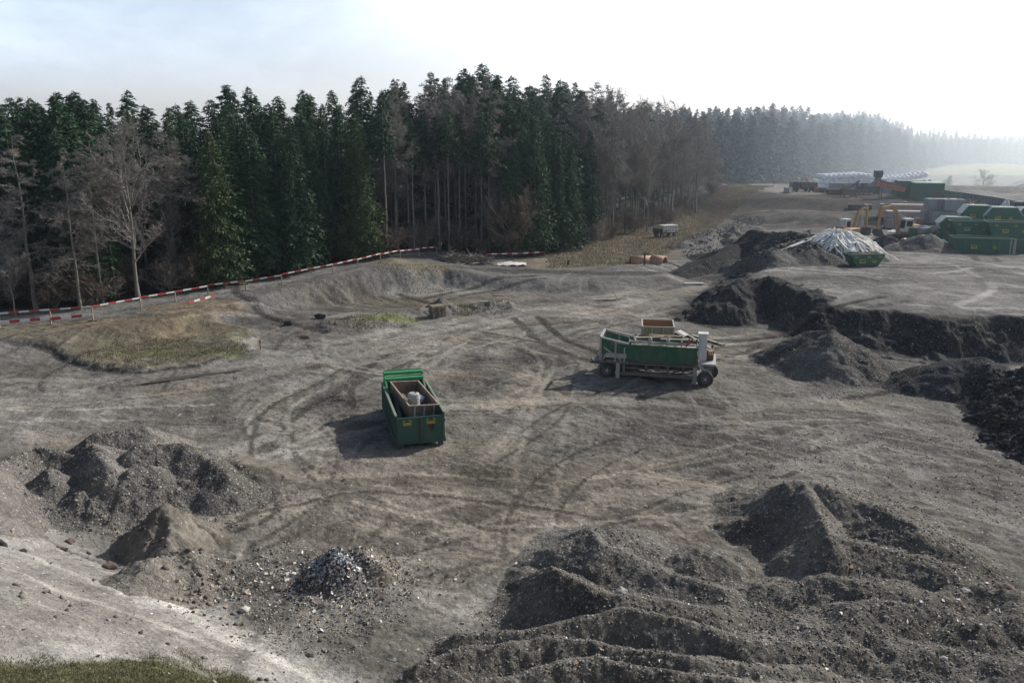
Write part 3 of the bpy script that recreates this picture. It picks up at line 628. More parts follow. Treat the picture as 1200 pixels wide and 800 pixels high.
q = np.concatenate([shred_pts(392, 650, .42, .38, 3600, .8), shred_pts(370, 665, 1.2, .7, 900), shred_pts(405, 690, 1.0, .5, 350)])
litter('plastic_shreds', 'white, pale blue and black plastic shreds covering the small rubbish heap', q, lcol(len(q), [(.8, .8, .78), (.8, .8, .82), (.7, .72, .8), (.4, .48, .68), (.03, .03, .04), (.05, .05, .06), (.6, .52, .42), (.12, .1, .09), (.85, .82, .76)])  , .05)
q = np.concatenate([shred_pts(330, 700, 1.6, 1.6, 500), shred_pts(380, 670, 2.0, 1.1, 700), shred_pts(450, 660, 1.2, .8, 60), region_pts([(480, 800), (700, 700), (1200, 700), (1200, 800)], 260), region_pts([(1000, 580), (1200, 700), (1200, 800), (950, 700)], 260), region_pts([(300, 480), (1100, 480), (1100, 640), (300, 600)], 160)])
litter('plastic_shreds', 'stray pale scraps of plastic and paper scattered over the bare ground', q, lcol(len(q), [(.7, .68, .64), (.6, .56, .5), (.45, .32, .22), (.75, .75, .75), (.3, .25, .2)]), .06)

# individual boulders
for (px, py, s, lab) in [(330 * .375, 638, .32, 'brown boulder on the pale bank nearest its foot'), (78, 610, .24, 'brown clod high on the pale bank left of the boulder'), (72, 628, .2, 'smaller brown clod below the left clod on the pale bank'),
                         (6, 667, .26, 'dark stone at the left edge of the pale bank'), (286, 710, .22, 'pale angular stone lying left of the litter strewn ground'), (30, 667, .16, 'small reddish stone right of the dark stone on the bank'),
                         (728, 693, .24, 'pale upright stone on the crest of the steep dark heap'), (1130, 697, .2, 'white flat stone in the rubble at lower right'), (1106, 780, .14, 'tiny white stone near the bottom right'),
                         (375, 369, .5, 'black boulder in the muddy basin below the embankment'), (340, 378, .55, 'black earth lump left of the boulder in the muddy basin'), (1178, 696, .35, 'rounded grey boulder at the right edge of the foreground'),
                         (362, 766, .2, 'dark stone in the flat ground left of the lowest windrows')]:
    x, y = P(px, py, 1.2 if px < 130 and py > 590 else .3); v, f = rock_proto(int(px)); z = gz(x, y)
    me = np_mesh('boulder', v * s, f); col = M_bits
    c = (.45, .43, .4) if 'white' in lab or 'pale' in lab.split('on')[0][:4] else ((.05, .05, .05) if 'black' in lab or 'dark' in lab else (.17, .13, .11))
    me.materials.append(M_bits); at = me.attributes.new('tone', 'FLOAT_COLOR', 'POINT'); at.data.foreach_set('color', [*c, 1] * len(v))
    o = link('boulder', me, None); sb = o.modifiers.new('s', 'SUBSURF'); sb.levels = 1; sb.render_levels = 2; sb.subdivision_type = 'SIMPLE'
    tx = bpy.data.textures.new('rough', 'CLOUDS'); tx.noise_scale = s * .5; dm = o.modifiers.new('d', 'DISPLACE'); dm.texture = tx; dm.strength = s * .35
    o.location = (x, y, z + s * .2); tag(o, lab, 'boulder')

# grass
def blades(name, label, pts, h, mat, w=.012, lean=.5):
    n = len(pts); X, Y = pts[:, 0], pts[:, 1]; Z = HT(X, Y) - .01; a = rng.uniform(0, 6.28, n); hh = h * rng.uniform(.4, 1.3, n); ww = w * rng.uniform(.7, 1.5, n)
    V = np.zeros((n, 3, 3)); V[:, 0] = np.stack([X - ww * np.cos(a), Y - ww * np.sin(a), Z], 1); V[:, 1] = np.stack([X + ww * np.cos(a), Y + ww * np.sin(a), Z], 1)
    l = rng.uniform(0, lean, n) * hh; b = rng.uniform(0, 6.28, n); V[:, 2] = np.stack([X + l * np.cos(b), Y + l * np.sin(b), Z + hh], 1)
    return tag(link(name, np_mesh(name, V.reshape(-1, 3), np.arange(n * 3).reshape(-1, 3)), mat), label, 'grass', kind='stuff')
q = np.stack([rng.uniform(-15, -1, 500000), rng.uniform(7, 21, 500000)], 1); gq = grassq(q[:, 0], q[:, 1]); q = q[(gq + .8 * fbm(q[:, 0], q[:, 1], 1.6, 4, 220) + 1.1 * fbm(q[:, 0], q[:, 1], .5, 3, 640) + .35 * rng.normal(size=len(q)) > .1)]; q = q[:230000]
blades('grass', 'short mossy grass on the bank at the bottom left', q, .07, M_grass, .008, .9)
q = np.concatenate([region_pts([(640, 303), (760, 296), (815, 272), (905, 232), (860, 228), (740, 262), (640, 288)], 30000, 1.8)])
blades('dry_grass', 'dry tan grass on the verge along the forest', q, .3, M_drygrass, .03, .9)
q = np.concatenate([region_pts([(90, 420), (165, 430), (290, 408), (300, 385), (110, 398)], 9000, .4), region_pts([(390, 390), (480, 382), (480, 368), (390, 374)], 5000, .2), region_pts([(530, 368), (600, 364), (595, 350), (535, 350)], 4000, .3), region_pts([(430, 345), (560, 335), (560, 322), (440, 330)], 4000, .2)])
q = q[fbm(q[:, 0], q[:, 1], 2.5, 4, 500) + .25 * rng.normal(size=len(q)) > .12]
blades('grass', 'yellow green grass tufts in the muddy basin by the pallets', q, .12, M_drygreen, .03, .9)

print('TT scatter',time.time()-T0)
# ---- trees
def spruce_mesh(seed, H=24., bare=.12, rad=3.2, dens=1.0, droop=.35, ragged=.3):
    r = np.random.default_rng(seed); V, Fc = [], []; n = 0
    z = H * bare
    segs = []
    while z < H * .985:
        t = (z - H * bare) / (H * (1 - bare)); R0 = rad * 1.12 * (1 - t) ** .72 * (1 - .35 * math.exp(-t * 14)) + .12
        k = int(5 + 4 * (1 - t))
        for j in range(k):
            a = r.uniform(0, 6.283); L = R0 * r.uniform(1 - ragged, 1.1 + ragged * .4)
            segs.append((z + r.uniform(-.2, .2), a, L, t))
        z += (.22 + .22 * (1 - t)) * r.uniform(.7, 1.3) / dens ** .5
    for (z0, a, L, t) in segs:
        m = max(4, int(L * 11 * dens)); s = r.uniform(.08, 1, m) ** .8
        up = .18 * (1 if t > .6 else 0) ; zz = z0 - droop * L * s ** 1.3 + up * L * s + .1 * r.normal(size=m)
        side = r.normal(0, .16 * L * (1 - s * .6) + .06, m); ca, sa = math.cos(a), math.sin(a)
        c = np.stack([s * L * ca - side * sa, s * L * sa + side * ca, zz], 1)
        ln = r.uniform(.22, .5, m) * (.7 + .3 * (1 - t)); yaw = a + r.normal(0, .7, m); pt = r.normal(-.45, .35, m)
        d = np.stack([np.cos(yaw) * np.cos(pt), np.sin(yaw) * np.cos(pt), np.sin(pt)], 1)
        w = np.cross(d, r.normal(0, 1, (m, 3))); w /= np.linalg.norm(w, axis=1)[:, None] + 1e-6
        wd = ln * r.uniform(.2, .38, m)
        T = np.stack([c - d * ln[:, None] * .4 + w * wd[:, None], c - d * ln[:, None] * .4 - w * wd[:, None], c + d * ln[:, None]], 1)
        V.append(T.reshape(-1, 3)); Fc.append(np.arange(3 * m).reshape(-1, 3) + n); n += 3 * m
    return np_mesh('crown', np.concatenate(V), np.concatenate(Fc)), np.concatenate(V)
def trunk_mesh(seed, H, r0, lean=.0, n=7, stubs=0, bare=.5):
    r = random.Random(seed); mb = MB(); pts = [];
    for i in range(9):
        t = i / 8; pts.append((Vector((lean * H * t * t + r.uniform(-.08, .08), r.uniform(-.08, .08), H * t)), r0 * (1 - .93 * t) * (1.35 if i == 0 else 1)))
    for (a, ra), (b, rb) in zip(pts, pts[1:]): mb.tube(a, b, ra, rb, n, cap=False)
    for i in range(stubs):
        z = H * r.uniform(.08, bare); a = r.uniform(0, 6.28); l = r.uniform(.4, 1.6); mb.tube((0, 0, z), (l * math.cos(a), l * math.sin(a), z + r.uniform(-.4, .25)), .03, .012, 3, cap=False)
    me = bpy.data.meshes.new('trunk'); me.from_pydata(mb.v, [], mb.f); me.polygons.foreach_set('use_smooth', [True] * len(me.polygons)); return me
def twig_mesh(seed, H=18., start=.25, spread=1., kind='broad', dens=1.0):
    """bare crown: limbs, branches and fine twigs as three sided strands"""
    r = random.Random(seed); A, B, RA, RB = [], [], [], []
    def strand(p, d, L, rad, depth):
        n = 4 if depth < 2 else 3; q = p.copy(); dd = d.copy()
        for i in range(n):
            dd = (dd + Vector((r.gauss(0, .13), r.gauss(0, .13), r.gauss(.02 if kind == 'broad' else -.01, .08)))).normalized()
            nq = q + dd * (L / n); ra = rad * (1 - i / n * .7); rb = rad * (1 - (i + 1) / n * .7); A.append(q.copy()); B.append(nq.copy()); RA.append(ra); RB.append(rb)
            if depth < 3:
                kk = {0: 3, 1: 3, 2: 3}[depth]
                for _ in range(int(kk * dens + r.random())):
                    ax = Vector((r.gauss(0, 1), r.gauss(0, 1), r.gauss(0, 1) + (.35 if kind == 'broad' else -.1))); nd = (dd * .9 + ax.normalized() * .85).normalized()
                    strand(q + (nq - q) * r.random(), nd, L * r.uniform(.35, .55), max(rad * .45, .013), depth + 1)
            q = nq
    z = H * start; nlimb = int((34 if kind == 'larch' else 22))
    for i in range(nlimb):
        t = (i + r.random()) / nlimb; zz = H * (start + (1 - start) * t * .97); a = r.uniform(0, 6.28)
        if kind == 'larch': L = (3.4 * (1 - t) ** .8 + .5) * spread * r.uniform(.7, 1.1); el = r.uniform(-.05, .35)
        else: L = (5.2 * math.sin(math.pi * min(1, .25 + .75 * t)) + .9) * spread * r.uniform(.6, 1.1); el = r.uniform(.45, 1.1)
        strand(Vector((0, 0, zz)), Vector((math.cos(a) * math.cos(el), math.sin(a) * math.cos(el), math.sin(el))), L, .05 if kind == 'larch' else .085 * (1 - .5 * t), 0 if kind != 'larch' else 0)
    A = np.array(A); B = np.array(B); RA = np.array(RA); RB = np.array(RB); d = B - A; d /= np.linalg.norm(d, axis=1)[:, None] + 1e-9
    u = np.cross(d, np.array([.3, .2, 1.0])); u /= np.linalg.norm(u, axis=1)[:, None] + 1e-9; w = np.cross(d, u); m = len(A); V = np.zeros((m, 6, 3))
    for k in range(3):
        c, s = math.cos(2.094 * k), math.sin(2.094 * k); o = u * c + w * s; V[:, k] = A + o * RA[:, None]; V[:, 3 + k] = B + o * RB[:, None]
    f = np.array([(0, 1, 4, 3), (1, 2, 5, 4), (2, 0, 3, 5)]); return np_mesh('crown', V.reshape(-1, 3), (f[None] + (np.arange(m) * 6)[:, None, None]).reshape(-1, 4))
SPR = [spruce_mesh(i, 24, [.1, .14, .08, .18][i % 4], [3.4, 2.9, 3.8, 3.1][i % 4], 1.15, .35 + .1 * (i % 3))[0] for i in range(6)]
SPO = [spruce_mesh(20 + i, 24, .06, 3.9, 1.2, .55, .45)[0] for i in range(2)]
SPH = [spruce_mesh(40 + i, 24, .52 + .05 * i, 2.5, 1.0, .3, .5)[0] for i in range(4)]
TRK = [trunk_mesh(i, 24, .26, n=6, stubs=14, bare=.5) for i in range(4)]
LAR = [twig_mesh(60 + i, 22, [.2, .3, .46, .56][i], 1, 'larch', .72) for i in range(4)]
BRD = [twig_mesh(80 + i, 18, .22, 1.0, 'broad', .62) for i in range(3)]
BTK = [trunk_mesh(90 + i, 21.3, .19, lean=.004 * i, n=6, stubs=6) for i in range(3)]
BTB = [trunk_mesh(95 + i, 16.5, .21, lean=.004 * i, n=6, stubs=4) for i in range(3)]
for m in BTB: m.materials.append(M_barkp)
print('tree faces', [len(m.polygons) for m in SPR + SPO + SPH + LAR + BRD])
TSEED = [0]
def tree(name, crown, trunk, x, y, H, H0_, mats, label, cat='tree', group=None, wide=1.0, z=None):
    TSEED[0] += 1; k = TSEED[0]; z = gz(x, y) if z is None else z; o = empty(name, (x, y, z - .1), (k * 2.399) % 6.283, label, cat, group)
    s = H / H0_; o.scale = (s * wide, s * wide, s)
    if trunk is not None:
        if not trunk.materials: trunk.materials.append(mats[0])
        t = link('trunk', trunk, None, o)
    c = link('crown', crown, None, o)
    if not crown.materials: crown.materials.append(mats[1])
    return o
TOPX = [-300, 0, 50, 100, 150, 200, 300, 350, 430, 480, 540, 575, 620, 660, 700, 760, 800, 850, 900, 1000]
TOPY = [105, 108, 112, 100, 112, 112, 103, 99, 92, 88, 78, 82, 95, 95, 100, 118, 122, 126, 124, 128]
SOPT = {}
for m in SPR: m.materials.append(M_needle)
for m in SPO: m.materials.append(M_needle_o)
for m in SPH: m.materials.append(M_needle)
for m in LAR: m.materials.append(M_twig)
for m in BRD: m.materials.append(M_twig)
for m in TRK: m.materials.append(M_bark)
for m in BTK: m.materials.append(M_barkp)
fe = np.array(FEDGE); seg = np.hypot(*np.diff(fe, axis=0).T); cum = np.r_[0, np.cumsum(seg)]
def edge_pt(s): return np.interp(s, cum, fe[:, 0]), np.interp(s, cum, fe[:, 1])
def edge_n(s):
    a = edge_pt(max(0, s - 3)); b = edge_pt(min(cum[-1], s + 3)); dx, dy = b[0] - a[0], b[1] - a[1]; L = math.hypot(dx, dy); return -dy / L, dx / L
def tree_at(px_, off, top, kind, label, name, wide=1.0, group=None, idx=0, z=None):
    """tree whose foot is `off` metres into the forest from its edge, its top at that height in the photo"""
    best = min(np.arange(0, cum[-1], .5), key=lambda s: abs(pix(edge_pt(s)[0] + edge_n(s)[0] * off, edge_pt(s)[1] + edge_n(s)[1] * off, 1)[0] - px_))
    e = edge_pt(best); nn = edge_n(best); x, y = e[0] + nn[0] * off, e[1] + nn[1] * off; z = gz(x, y); Ht = PY(px_, top, y)[2] - z
    lib, h0, tk, mt = {'spruce': (SPR, 24, TRK, None), 'olive': (SPO, 24, TRK, None), 'high': (SPH, 24, TRK, None), 'larch': (LAR, 22, BTK, None), 'broad': (BRD, 18, BTB, None)}[kind]
    tree(name, lib[idx % len(lib)], tk[idx % len(tk)], x, y, max(4, Ht), h0, (M_bark, M_needle), label, 'tree', group, wide, z)
print('TT protos',time.time()-T0)
# the trees one can single out
tree_at(40, 0, 150, 'larch', 'broad bare grey tree at the far left, in front of the dark spruces', 'bare_tree', 1.5, idx=0)
tree_at(95, -.5, 168, 'larch', 'slim bare tree between the two broad bare trees at the left', 'bare_tree', 1.2, idx=1)
tree_at(120, 1, 170, 'larch', 'bare tree with pale trunk just left of the largest bare tree', 'bare_tree', 1.3, idx=2)
tree_at(164, 0, 145, 'broad', 'largest bare tree with pale rounded crown and mossy trunk', 'bare_tree', 1.15, idx=0)
tree_at(15, -2, 285, 'broad', 'low bare brown tree at the left edge behind the barrier', 'bare_tree', 1.0, idx=1)
tree_at(205, 3, 235, 'broad', 'thin bare sapling right of the largest bare tree', 'bare_tree', .8, idx=2)
tree_at(212, 8, 135, 'olive', 'yellow green spruce top behind the largest bare tree', 'spruce_tree', 1, idx=1)
tree_at(258, 1, 150, 'olive', 'drooping olive spruce right of the bare trees', 'spruce_tree', 1.15, idx=0)
tree_at(300, 2, 140, 'spruce', 'broad dark spruce between the olive spruce and the tufted one', 'spruce_tree', 1.2, idx=0)
tree_at(350, 1, 135, 'spruce', 'dark spruce with dense skirt reaching the road', 'spruce_tree', 1.2, idx=2)
tree_at(385, 4, 120, 'spruce', 'tall narrow spruce behind the skirted one', 'spruce_tree', 1.0, idx=1)
tree_at(428, 1, 175, 'olive', 'olive green spruce where the barrier line nears its end', 'spruce_tree', 1.2, idx=1)
tree_at(500, 3, 130, 'high', 'spruce with long bare pale trunk and a small high crown', 'spruce_tree', .9, idx=0)
tree_at(545, 4, 108, 'larch', 'bare larch with straight pale trunk behind the brushwood', 'bare_tree', .9, idx=3)
tree_at(575, 3, 82, 'larch', 'tallest bare tree of the wood, right of the spruce with the pale trunk', 'bare_tree', 1.1, idx=0)
for px_, tp, w, lab in [(604, 165, 1.05, 'leftmost'), (628, 135, 1.2, 'tallest'), (650, 150, 1.1, 'third from left'), (668, 165, 1.0, 'rightmost')]:
    tree_at(px_, -1.5 + (px_ % 7) * .4, tp, 'spruce', f'{lab} of the young dense spruces standing out from the wood', 'spruce_tree', w, idx=px_, group='young dense spruces at the middle of the wood edge')
tree_at(690, 2, 150, 'spruce', 'dark spruce partly behind the young dense group', 'spruce_tree', 1, idx=3)
tree_at(708, 5, 100, 'broad', 'tall bare tree with spreading twiggy top right of the young spruces', 'bare_tree', .8, idx=1)
tree_at(745, 1, 150, 'larch', 'bare brown tree above the dry verge, left of the wagon', 'bare_tree', 1.1, idx=2)
tree_at(758, -.5, 160, 'broad', 'leaning pale trunked bare tree behind the wagon', 'bare_tree', .8, idx=2)
tree_at(786, 1, 120, 'broad', 'bare brownish tree at the right end of the near wood', 'bare_tree', 1.0, idx=0)
tree_at(815, 1, 128, 'larch', 'last bare tree where the near wood ends', 'bare_tree', 1.3, idx=1)
for i, px_ in enumerate([455, 466, 478, 487, 513, 526, 537, 556, 566, 700, 718, 733, 771, 798]):
    kd = 'high' if i % 3 != 1 and px_ < 600 else 'larch'; tree_at(px_, .5 + (i * 37 % 5) * .7, np.interp(px_, TOPX, TOPY) + 12 + (i * 53 % 40), kd, ('spruce' if kd == 'high' else 'bare larch') + ' with tall bare trunk in the open middle of the wood edge' if px_ < 600 else 'slim bare larch in the front row of the wood above the dry verge', 'spruce_tree' if kd == 'high' else 'bare_tree', .8, group='front row trees with tall bare trunks' if px_ < 600 else 'slim bare larches above the dry verge', idx=2 + i % 2)
# rows filling the wood
used = []
def fill(off, step, kinds, topd, jit, lab, grp, s0=0, s1=None):
    s = s0 + rng.uniform(0, step)
    while s < (s1 or cum[-1]):
        e = edge_pt(s); nn = edge_n(s); o2 = off + rng.uniform(-jit, jit); x, y = e[0] + nn[0] * o2, e[1] + nn[1] * o2; z = gz(x, y)
        ppx = pix(x, y, z)[0]
        if -60 < ppx < 900:
            k = kinds(ppx); tp = np.interp(ppx, TOPX, TOPY) + topd + 3 + rng.normal(0, 8); Ht = PY(ppx, tp, y)[2] - z; i = int(rng.integers(0, 100))
            lib, h0, tk, wd = {'spruce': (SPR, 24, TRK, 1.3), 'olive': (SPO, 24, TRK, 1), 'high': (SPH, 24, TRK, 1.15), 'larch': (LAR, 22, BTK, 1.0), 'broad': (BRD, 18, BTB, .8)}[k]
            nm = 'bare_tree' if k in ('larch', 'broad') else 'spruce_tree'
            tree(nm, lib[i % len(lib)], tk[i % len(tk)], x, y, np.clip(Ht, 6, 31), h0, None, lab[k], 'tree', grp[nm == 'bare_tree'], wd * rng.uniform(.8, 1.45), z)
        s += step * rng.uniform(.7, 1.3)
LAB = {'spruce': 'dark green spruce standing in the dense wood beyond the perimeter road', 'olive': 'olive green spruce among the dark ones in the wood beyond the road',
       'high': 'tall spruce of the wood with bare straight trunk under a high crown', 'larch': 'bare brown larch standing among the spruces of the wood', 'broad': 'bare spreading tree standing among the spruces of the wood'}
GR = ('spruces of the wood beyond the perimeter road', 'bare trees of the wood beyond the perimeter road')
def k_front(p):
    u = rng.random()
    if p < 230: return 'spruce' if u < .35 else 'larch'
    if p < 450: return 'spruce' if u < .75 else 'olive'
    if p < 600: return 'high' if u < .4 else ('larch' if u < .85 else 'broad')
    if p < 690: return 'spruce' if u < .6 else 'high'
    return 'larch' if u < .6 else ('broad' if u < .92 else 'high')
def k_mid(p):
    u = rng.random()
    if p < 450: return 'spruce' if u < .88 else 'high'
    if p < 690: return 'high' if u < .4 else ('spruce' if u < .5 else 'larch')
    return 'larch' if u < .7 else ('high' if u < .8 else 'broad')
def k_back(p):
    u = rng.random()
    if p < 470: return 'spruce' if u < .85 else 'high'
    if p < 690: return 'high' if u < .35 else ('spruce' if u < .6 else 'larch')
    return 'larch' if u < .6 else ('spruce' if u < .8 else 'high')
fill(3, 5.5, k_front, 45, 1.2, LAB, GR)
fill(7, 4.6, k_mid, 22, 1.5, LAB, GR)
fill(12, 4.2, k_mid, 10, 1.8, LAB, GR)
fill(18, 4.2, k_back, 4, 2, LAB, GR)
fill(24, 4.0, k_back, 3, 2, LAB, GR)
fill(31, 4.2, k_back, 6, 2.5, LAB, GR)

# undergrowth
def bush(px, off, h, lab, w=1.3, mat=M_twigr, grp='bare bushes at the edge of the wood'):
    best = min(np.arange(0, cum[-1], .5), key=lambda s: abs(pix(*edge_pt(s), 1)[0] - px)); e = edge_pt(best); nn = edge_n(best); x, y = e[0] + nn[0] * off, e[1] + nn[1] * off
    o = empty('bare_bush', (x, y, gz(x, y) - .1), px, lab, 'bush', grp); c = link('twigs', BUSH[int(px) % 2], None, o); o.scale = (h * w / 3, h * w / 3, h / 3)
def bush_mesh(seed):
    me = twig_mesh(seed, 3.2, .02, .42, 'broad', .55); return me
BUSH = [bush_mesh(5), bush_mesh(6)]; BUSH[0].materials.append(M_twigr); BUSH[1].materials.append(M_twigp)
bush(592, -2, 5.5, 'pale twiggy bush standing before the young dense spruces', 1.0, grp=None)
for i, px in enumerate(np.r_[np.linspace(450, 620, 26), np.linspace(690, 850, 18), np.linspace(-20, 240, 16)]):
    bush(px, rng.uniform(0, 6), rng.uniform(1.2, 2.8), 'low brown bare bush in the undergrowth at the wood edge')
# far wood: one mass
def far_wood():
    protos = [spruce_mesh(200 + i, 22, .1, 3.3, .3, .35, .5)[1] for i in range(4)] + []
    for p in range(4): # larger leaf clumps for distance
        a = protos[p].reshape(-1, 3, 3); c = a.mean(1, keepdims=True); protos[p] = (c + (a - c) * 1.9).reshape(-1, 3)
    rows = []
    line = [PY(825, 225, 205)[:2], PY(870, 225, 240)[:2], PY(920, 222, 290)[:2], PY(980, 215, 350)[:2], PY(1040, 210, 420)[:2], PY(1100, 205, 520)[:2], PY(1200, 200, 610)[:2], PY(1400, 200, 700)[:2]]
    tx = [820, 850, 900, 960, 1000, 1040, 1070, 1130, 1200, 1400]; ty = [128, 128, 126, 133, 132, 140, 152, 157, 157, 160]
    ln = np.array(line); sg = np.hypot(*np.diff(ln, axis=0).T); cm = np.r_[0, np.cumsum(sg)]; VV = []
    for row in range(6):
        s = 0
        while s < cm[-1]:
            x = np.interp(s, cm, ln[:, 0]) + rng.normal(0, 2) - row * 3; y = np.interp(s, cm, ln[:, 1]) + row * 7 + rng.normal(0, 2); z = float(H0(x, y, False, False))
            ppx = pix(x, y, 5)[0]; tp = np.interp(ppx, tx, ty) + (5 - row) * 2.5 + rng.normal(0, 5) * min(1, 300 / y); Ht = np.clip(PY(ppx, tp, y)[2] - z, 16, 36); k = rng.integers(0, 4); a = rng.uniform(0, 6.28); w = rng.uniform(.9, 1.5) * Ht / 22
            v = protos[k]; ca, sa = math.cos(a), math.sin(a); VV.append(np.stack([(v[:, 0] * ca - v[:, 1] * sa) * w + x, (v[:, 0] * sa + v[:, 1] * ca) * w + y, v[:, 2] * Ht / 22 + z], 1)); s += rng.uniform(3.2, 6)
    V = np.concatenate(VV); print('far wood tris', len(V) // 3); tag(link('far_wood', np_mesh('far_wood', V, np.arange(len(V)).reshape(-1, 3)), M_farleaf), 'hazy conifer wood in the distance behind the bales and field', 'wood', kind='stuff')
far_wood()
# ------------------------------------------------------------------ near green roll-off container and its load
def Mx(loc, rz=0, rx=0, ry=0): return Matrix.Translation(loc) @ Matrix.Rotation(rz, 4, 'Z') @ Matrix.Rotation(ry, 4, 'Y') @ Matrix.Rotation(rx, 4, 'X')
RZC = R(15); nx_, ny_ = P(493.5, 523); cxp = nx_ - 3.1 * math.sin(RZC); cyp = ny_ + 3.1 * math.cos(RZC); zc = gz(cxp, cyp) - .02
MC = Mx((cxp, cyp, zc), RZC)
cont = empty('roll_off_container', (cxp, cyp, zc), RZC, 'open dark green roll-off container with ribbed sides, standing alone in the middle of the yard', 'container')
W_, L_, HC, B0 = 2.42, 6.2, 1.68, .22
mb = MB(); mb.box((0, 0, B0 + .03), (W_ - .1, L_ - .1, .06)); mb.build('floor', M_rust, cont)
for sx in (-1, 1):
    mb = MB(); mb.box((sx * (W_ / 2 - .06), 0, (B0 + HC) / 2), (.04, L_ - .08, HC - B0))
    for i in range(10): mb.box((sx * (W_ / 2 - .0), -L_ / 2 + .3 + i * (L_ - .6) / 9, (B0 + HC) / 2 - .03), (.09, .13, HC - B0 - .08))
    mb.box((sx * (W_ / 2 - .01), 0, B0 + .06), (.12, L_ - .02, .14)); mb.build('side_wall', M_green, cont, .01)
    mb = MB(); mb.box((sx * (W_ / 2 - .01), 0, HC + .045), (.13, L_, .09)); mb.build('top_rail', M_greenrim, cont, .015)
mb = MB(); mb.box((0, L_ / 2 - .04, (B0 + HC) / 2), (W_ - .14, .05, HC - B0)); mb.box((0, L_ / 2 - .02, HC + .046), (W_ - .17, .12, .08)); mb.build('front_wall', M_green, cont)
mb = MB(); mb.tube((0, L_ / 2 + .12, 1.25), (0, L_ / 2 + .12, 1.55), .04); mb.beam((-.3, L_ / 2, 1.0), (0, L_ / 2 + .12, 1.5), .08); mb.beam((.3, L_ / 2, 1.0), (0, L_ / 2 + .12, 1.5), .08); mb.build('lifting_hook', M_steel_d, cont)
for sx in (-1, 1):
    mb = MB(); mb.box((sx * .585, -L_ / 2, (B0 + HC) / 2 - .02), (1.12, .05, HC - B0 - .06))
    mb.box((sx * 1.115, -L_ / 2 - .03, .93), (.07, .05, 1.4)); mb.box((sx * .585, -L_ / 2 - .03, .30), (1.1, .05, .12)); mb.box((sx * .585, -L_ / 2 - .03, 1.56), (1.1, .05, .1))
    d = mb.build('door', M_green, cont, .01)
    for zz in (.45, 1.35): MB().tube((sx * 1.2, -L_ / 2 - .05, zz - .08), (sx * 1.2, -L_ / 2 - .05, zz + .08), .035, n=8).build('hinge', M_steel_d, d)
    # yellow emblem: frame open at the top with a dark mark
    mb = MB()
    x0 = -.66 if sx < 0 else .52
    mb.box((x0 - .19, -L_ / 2 - .031, 1.36), (.035, .012, .25)); mb.box((x0 + .19, -L_ / 2 - .031, 1.36), (.035, .012, .25)); mb.box((x0, -L_ / 2 - .032, 1.25), (.40, .012, .05)); mb.box((x0 - .14, -L_ / 2 - .0315, 1.47), (.10, .012, .035)); mb.box((x0 + .14, -L_ / 2 - .0315, 1.47), (.10, .012, .035))
    mb.box((x0, -L_ / 2 - .030, 1.33), (.3, .012, .06)); mb.build('emblem', M_label, d)
mb = MB()   # dark oil stain below the right emblem
mb.add([(.36, -3.128, 1.36), (.72, -3.128, 1.38), (.70, -3.128, 1.12), (.62, -3.128, .86), (.54, -3.128, .78), (.46, -3.128, .95), (.38, -3.128, 1.15)], [(0, 6, 5, 4, 3, 2, 1)]); mb.build('stain', M_black, cont)
mb = MB(); mb.box((0, -L_ / 2 - .05, .93), (.10, .06, 1.36)); mb.tube((-.0, -L_ / 2 - .1, .25), (0, -L_ / 2 - .1, 1.5), .022, n=8); mb.box((0, -L_ / 2 - .11, .75), (.3, .03, .04)); mb.build('door_lock', M_steel_d, cont)
for sx in (-1, 1):
    mb = MB(); mb.box((sx * .53, 0, .12), (.12, L_ - .3, .2)); mb.build('skid_rail', M_steel_d, cont)
    for yy in (-L_ / 2 + .15, L_ / 2 - .3): MB().tube((sx * 1.0 - .12, yy, .11), (sx * 1.0 + .12, yy, .11), .11, n=16).build('roller', M_steel_d, cont)
for i in range(4): pass
mb = MB()
for i in range(7): mb.box((0, -2.7 + i * .9, .17), (W_ - .1, .1, .1))
mb.build('cross_member', M_steel_d, cont)

M_trough = paint('worn_trough', (.20, .165, .13), .8, .6, (.12, .085, .06), rust=.4); M_rimrust = paint('worn_rim', (.34, .27, .21), .7, .6, (.18, .10, .06), rust=.5)
def open_box(w, l, h, t=.05):
    mb = MB(); mb.box((0, 0, t / 2), (w - 2 * t - .004, l - 2 * t - .004, t))
    for s in (-1, 1): mb.box((s * (w / 2 - t / 2), 0, h / 2), (t, l, h)); mb.box((0, s * (l / 2 - t / 2), h / 2 - .001), (w - 2 * t, t, h - .004))
    return mb
def rim(w, l, h, t=.09):
    mb = MB()
    for s in (-1, 1): mb.box((s * (w / 2), 0, h), (t, l + t, t * .8)); mb.box((0, s * (l / 2), h - .001), (w - t - .004, t, t * .8))
    return mb
def place(name, local, rz, rx, ry, label, cat, M=MC, base_rz=RZC):
    p = M @ Vector(local); return empty(name, p, base_rz + rz, label, cat, rx=rx, ry=ry)
o = place('steel_trough', (.10, -.05, 1.28), R(7), R(2.5), R(4), 'open worn grey brown steel trough lying tilted on top of the green roll-off container', 'trough')
open_box(1.55, 3.9, .62, .05).build('shell', M_trough, o); rim(1.55, 3.9, .62).build('rim', M_rimrust, o, .01)
mb = MB(); [mb.box((x, -2.0, .3), (.08, .06, .55)) for x in (-.5, 0, .5)]; mb.build('rib', M_pale, o)
MT = Mx(MC @ Vector((.10, -.05, 1.28)), RZC + R(7), R(2.5), R(4))
o = place('steel_trough', (.22, -.45, .74), R(7), R(2), R(4), 'second steel trough, underneath the tilted one, its front end sticking out', 'trough')
open_box(1.6, 3.9, .5, .06).build('shell', M_steel_d, o); rim(1.6, 3.9, .5, .1).build('rim', M_rimrust, o, .01)
mb = MB(); [mb.box((x, -2.0, .25), (.08, .06, .45)) for x in (-.5, 0, .5)]; mb.build('rib', M_steel, o)
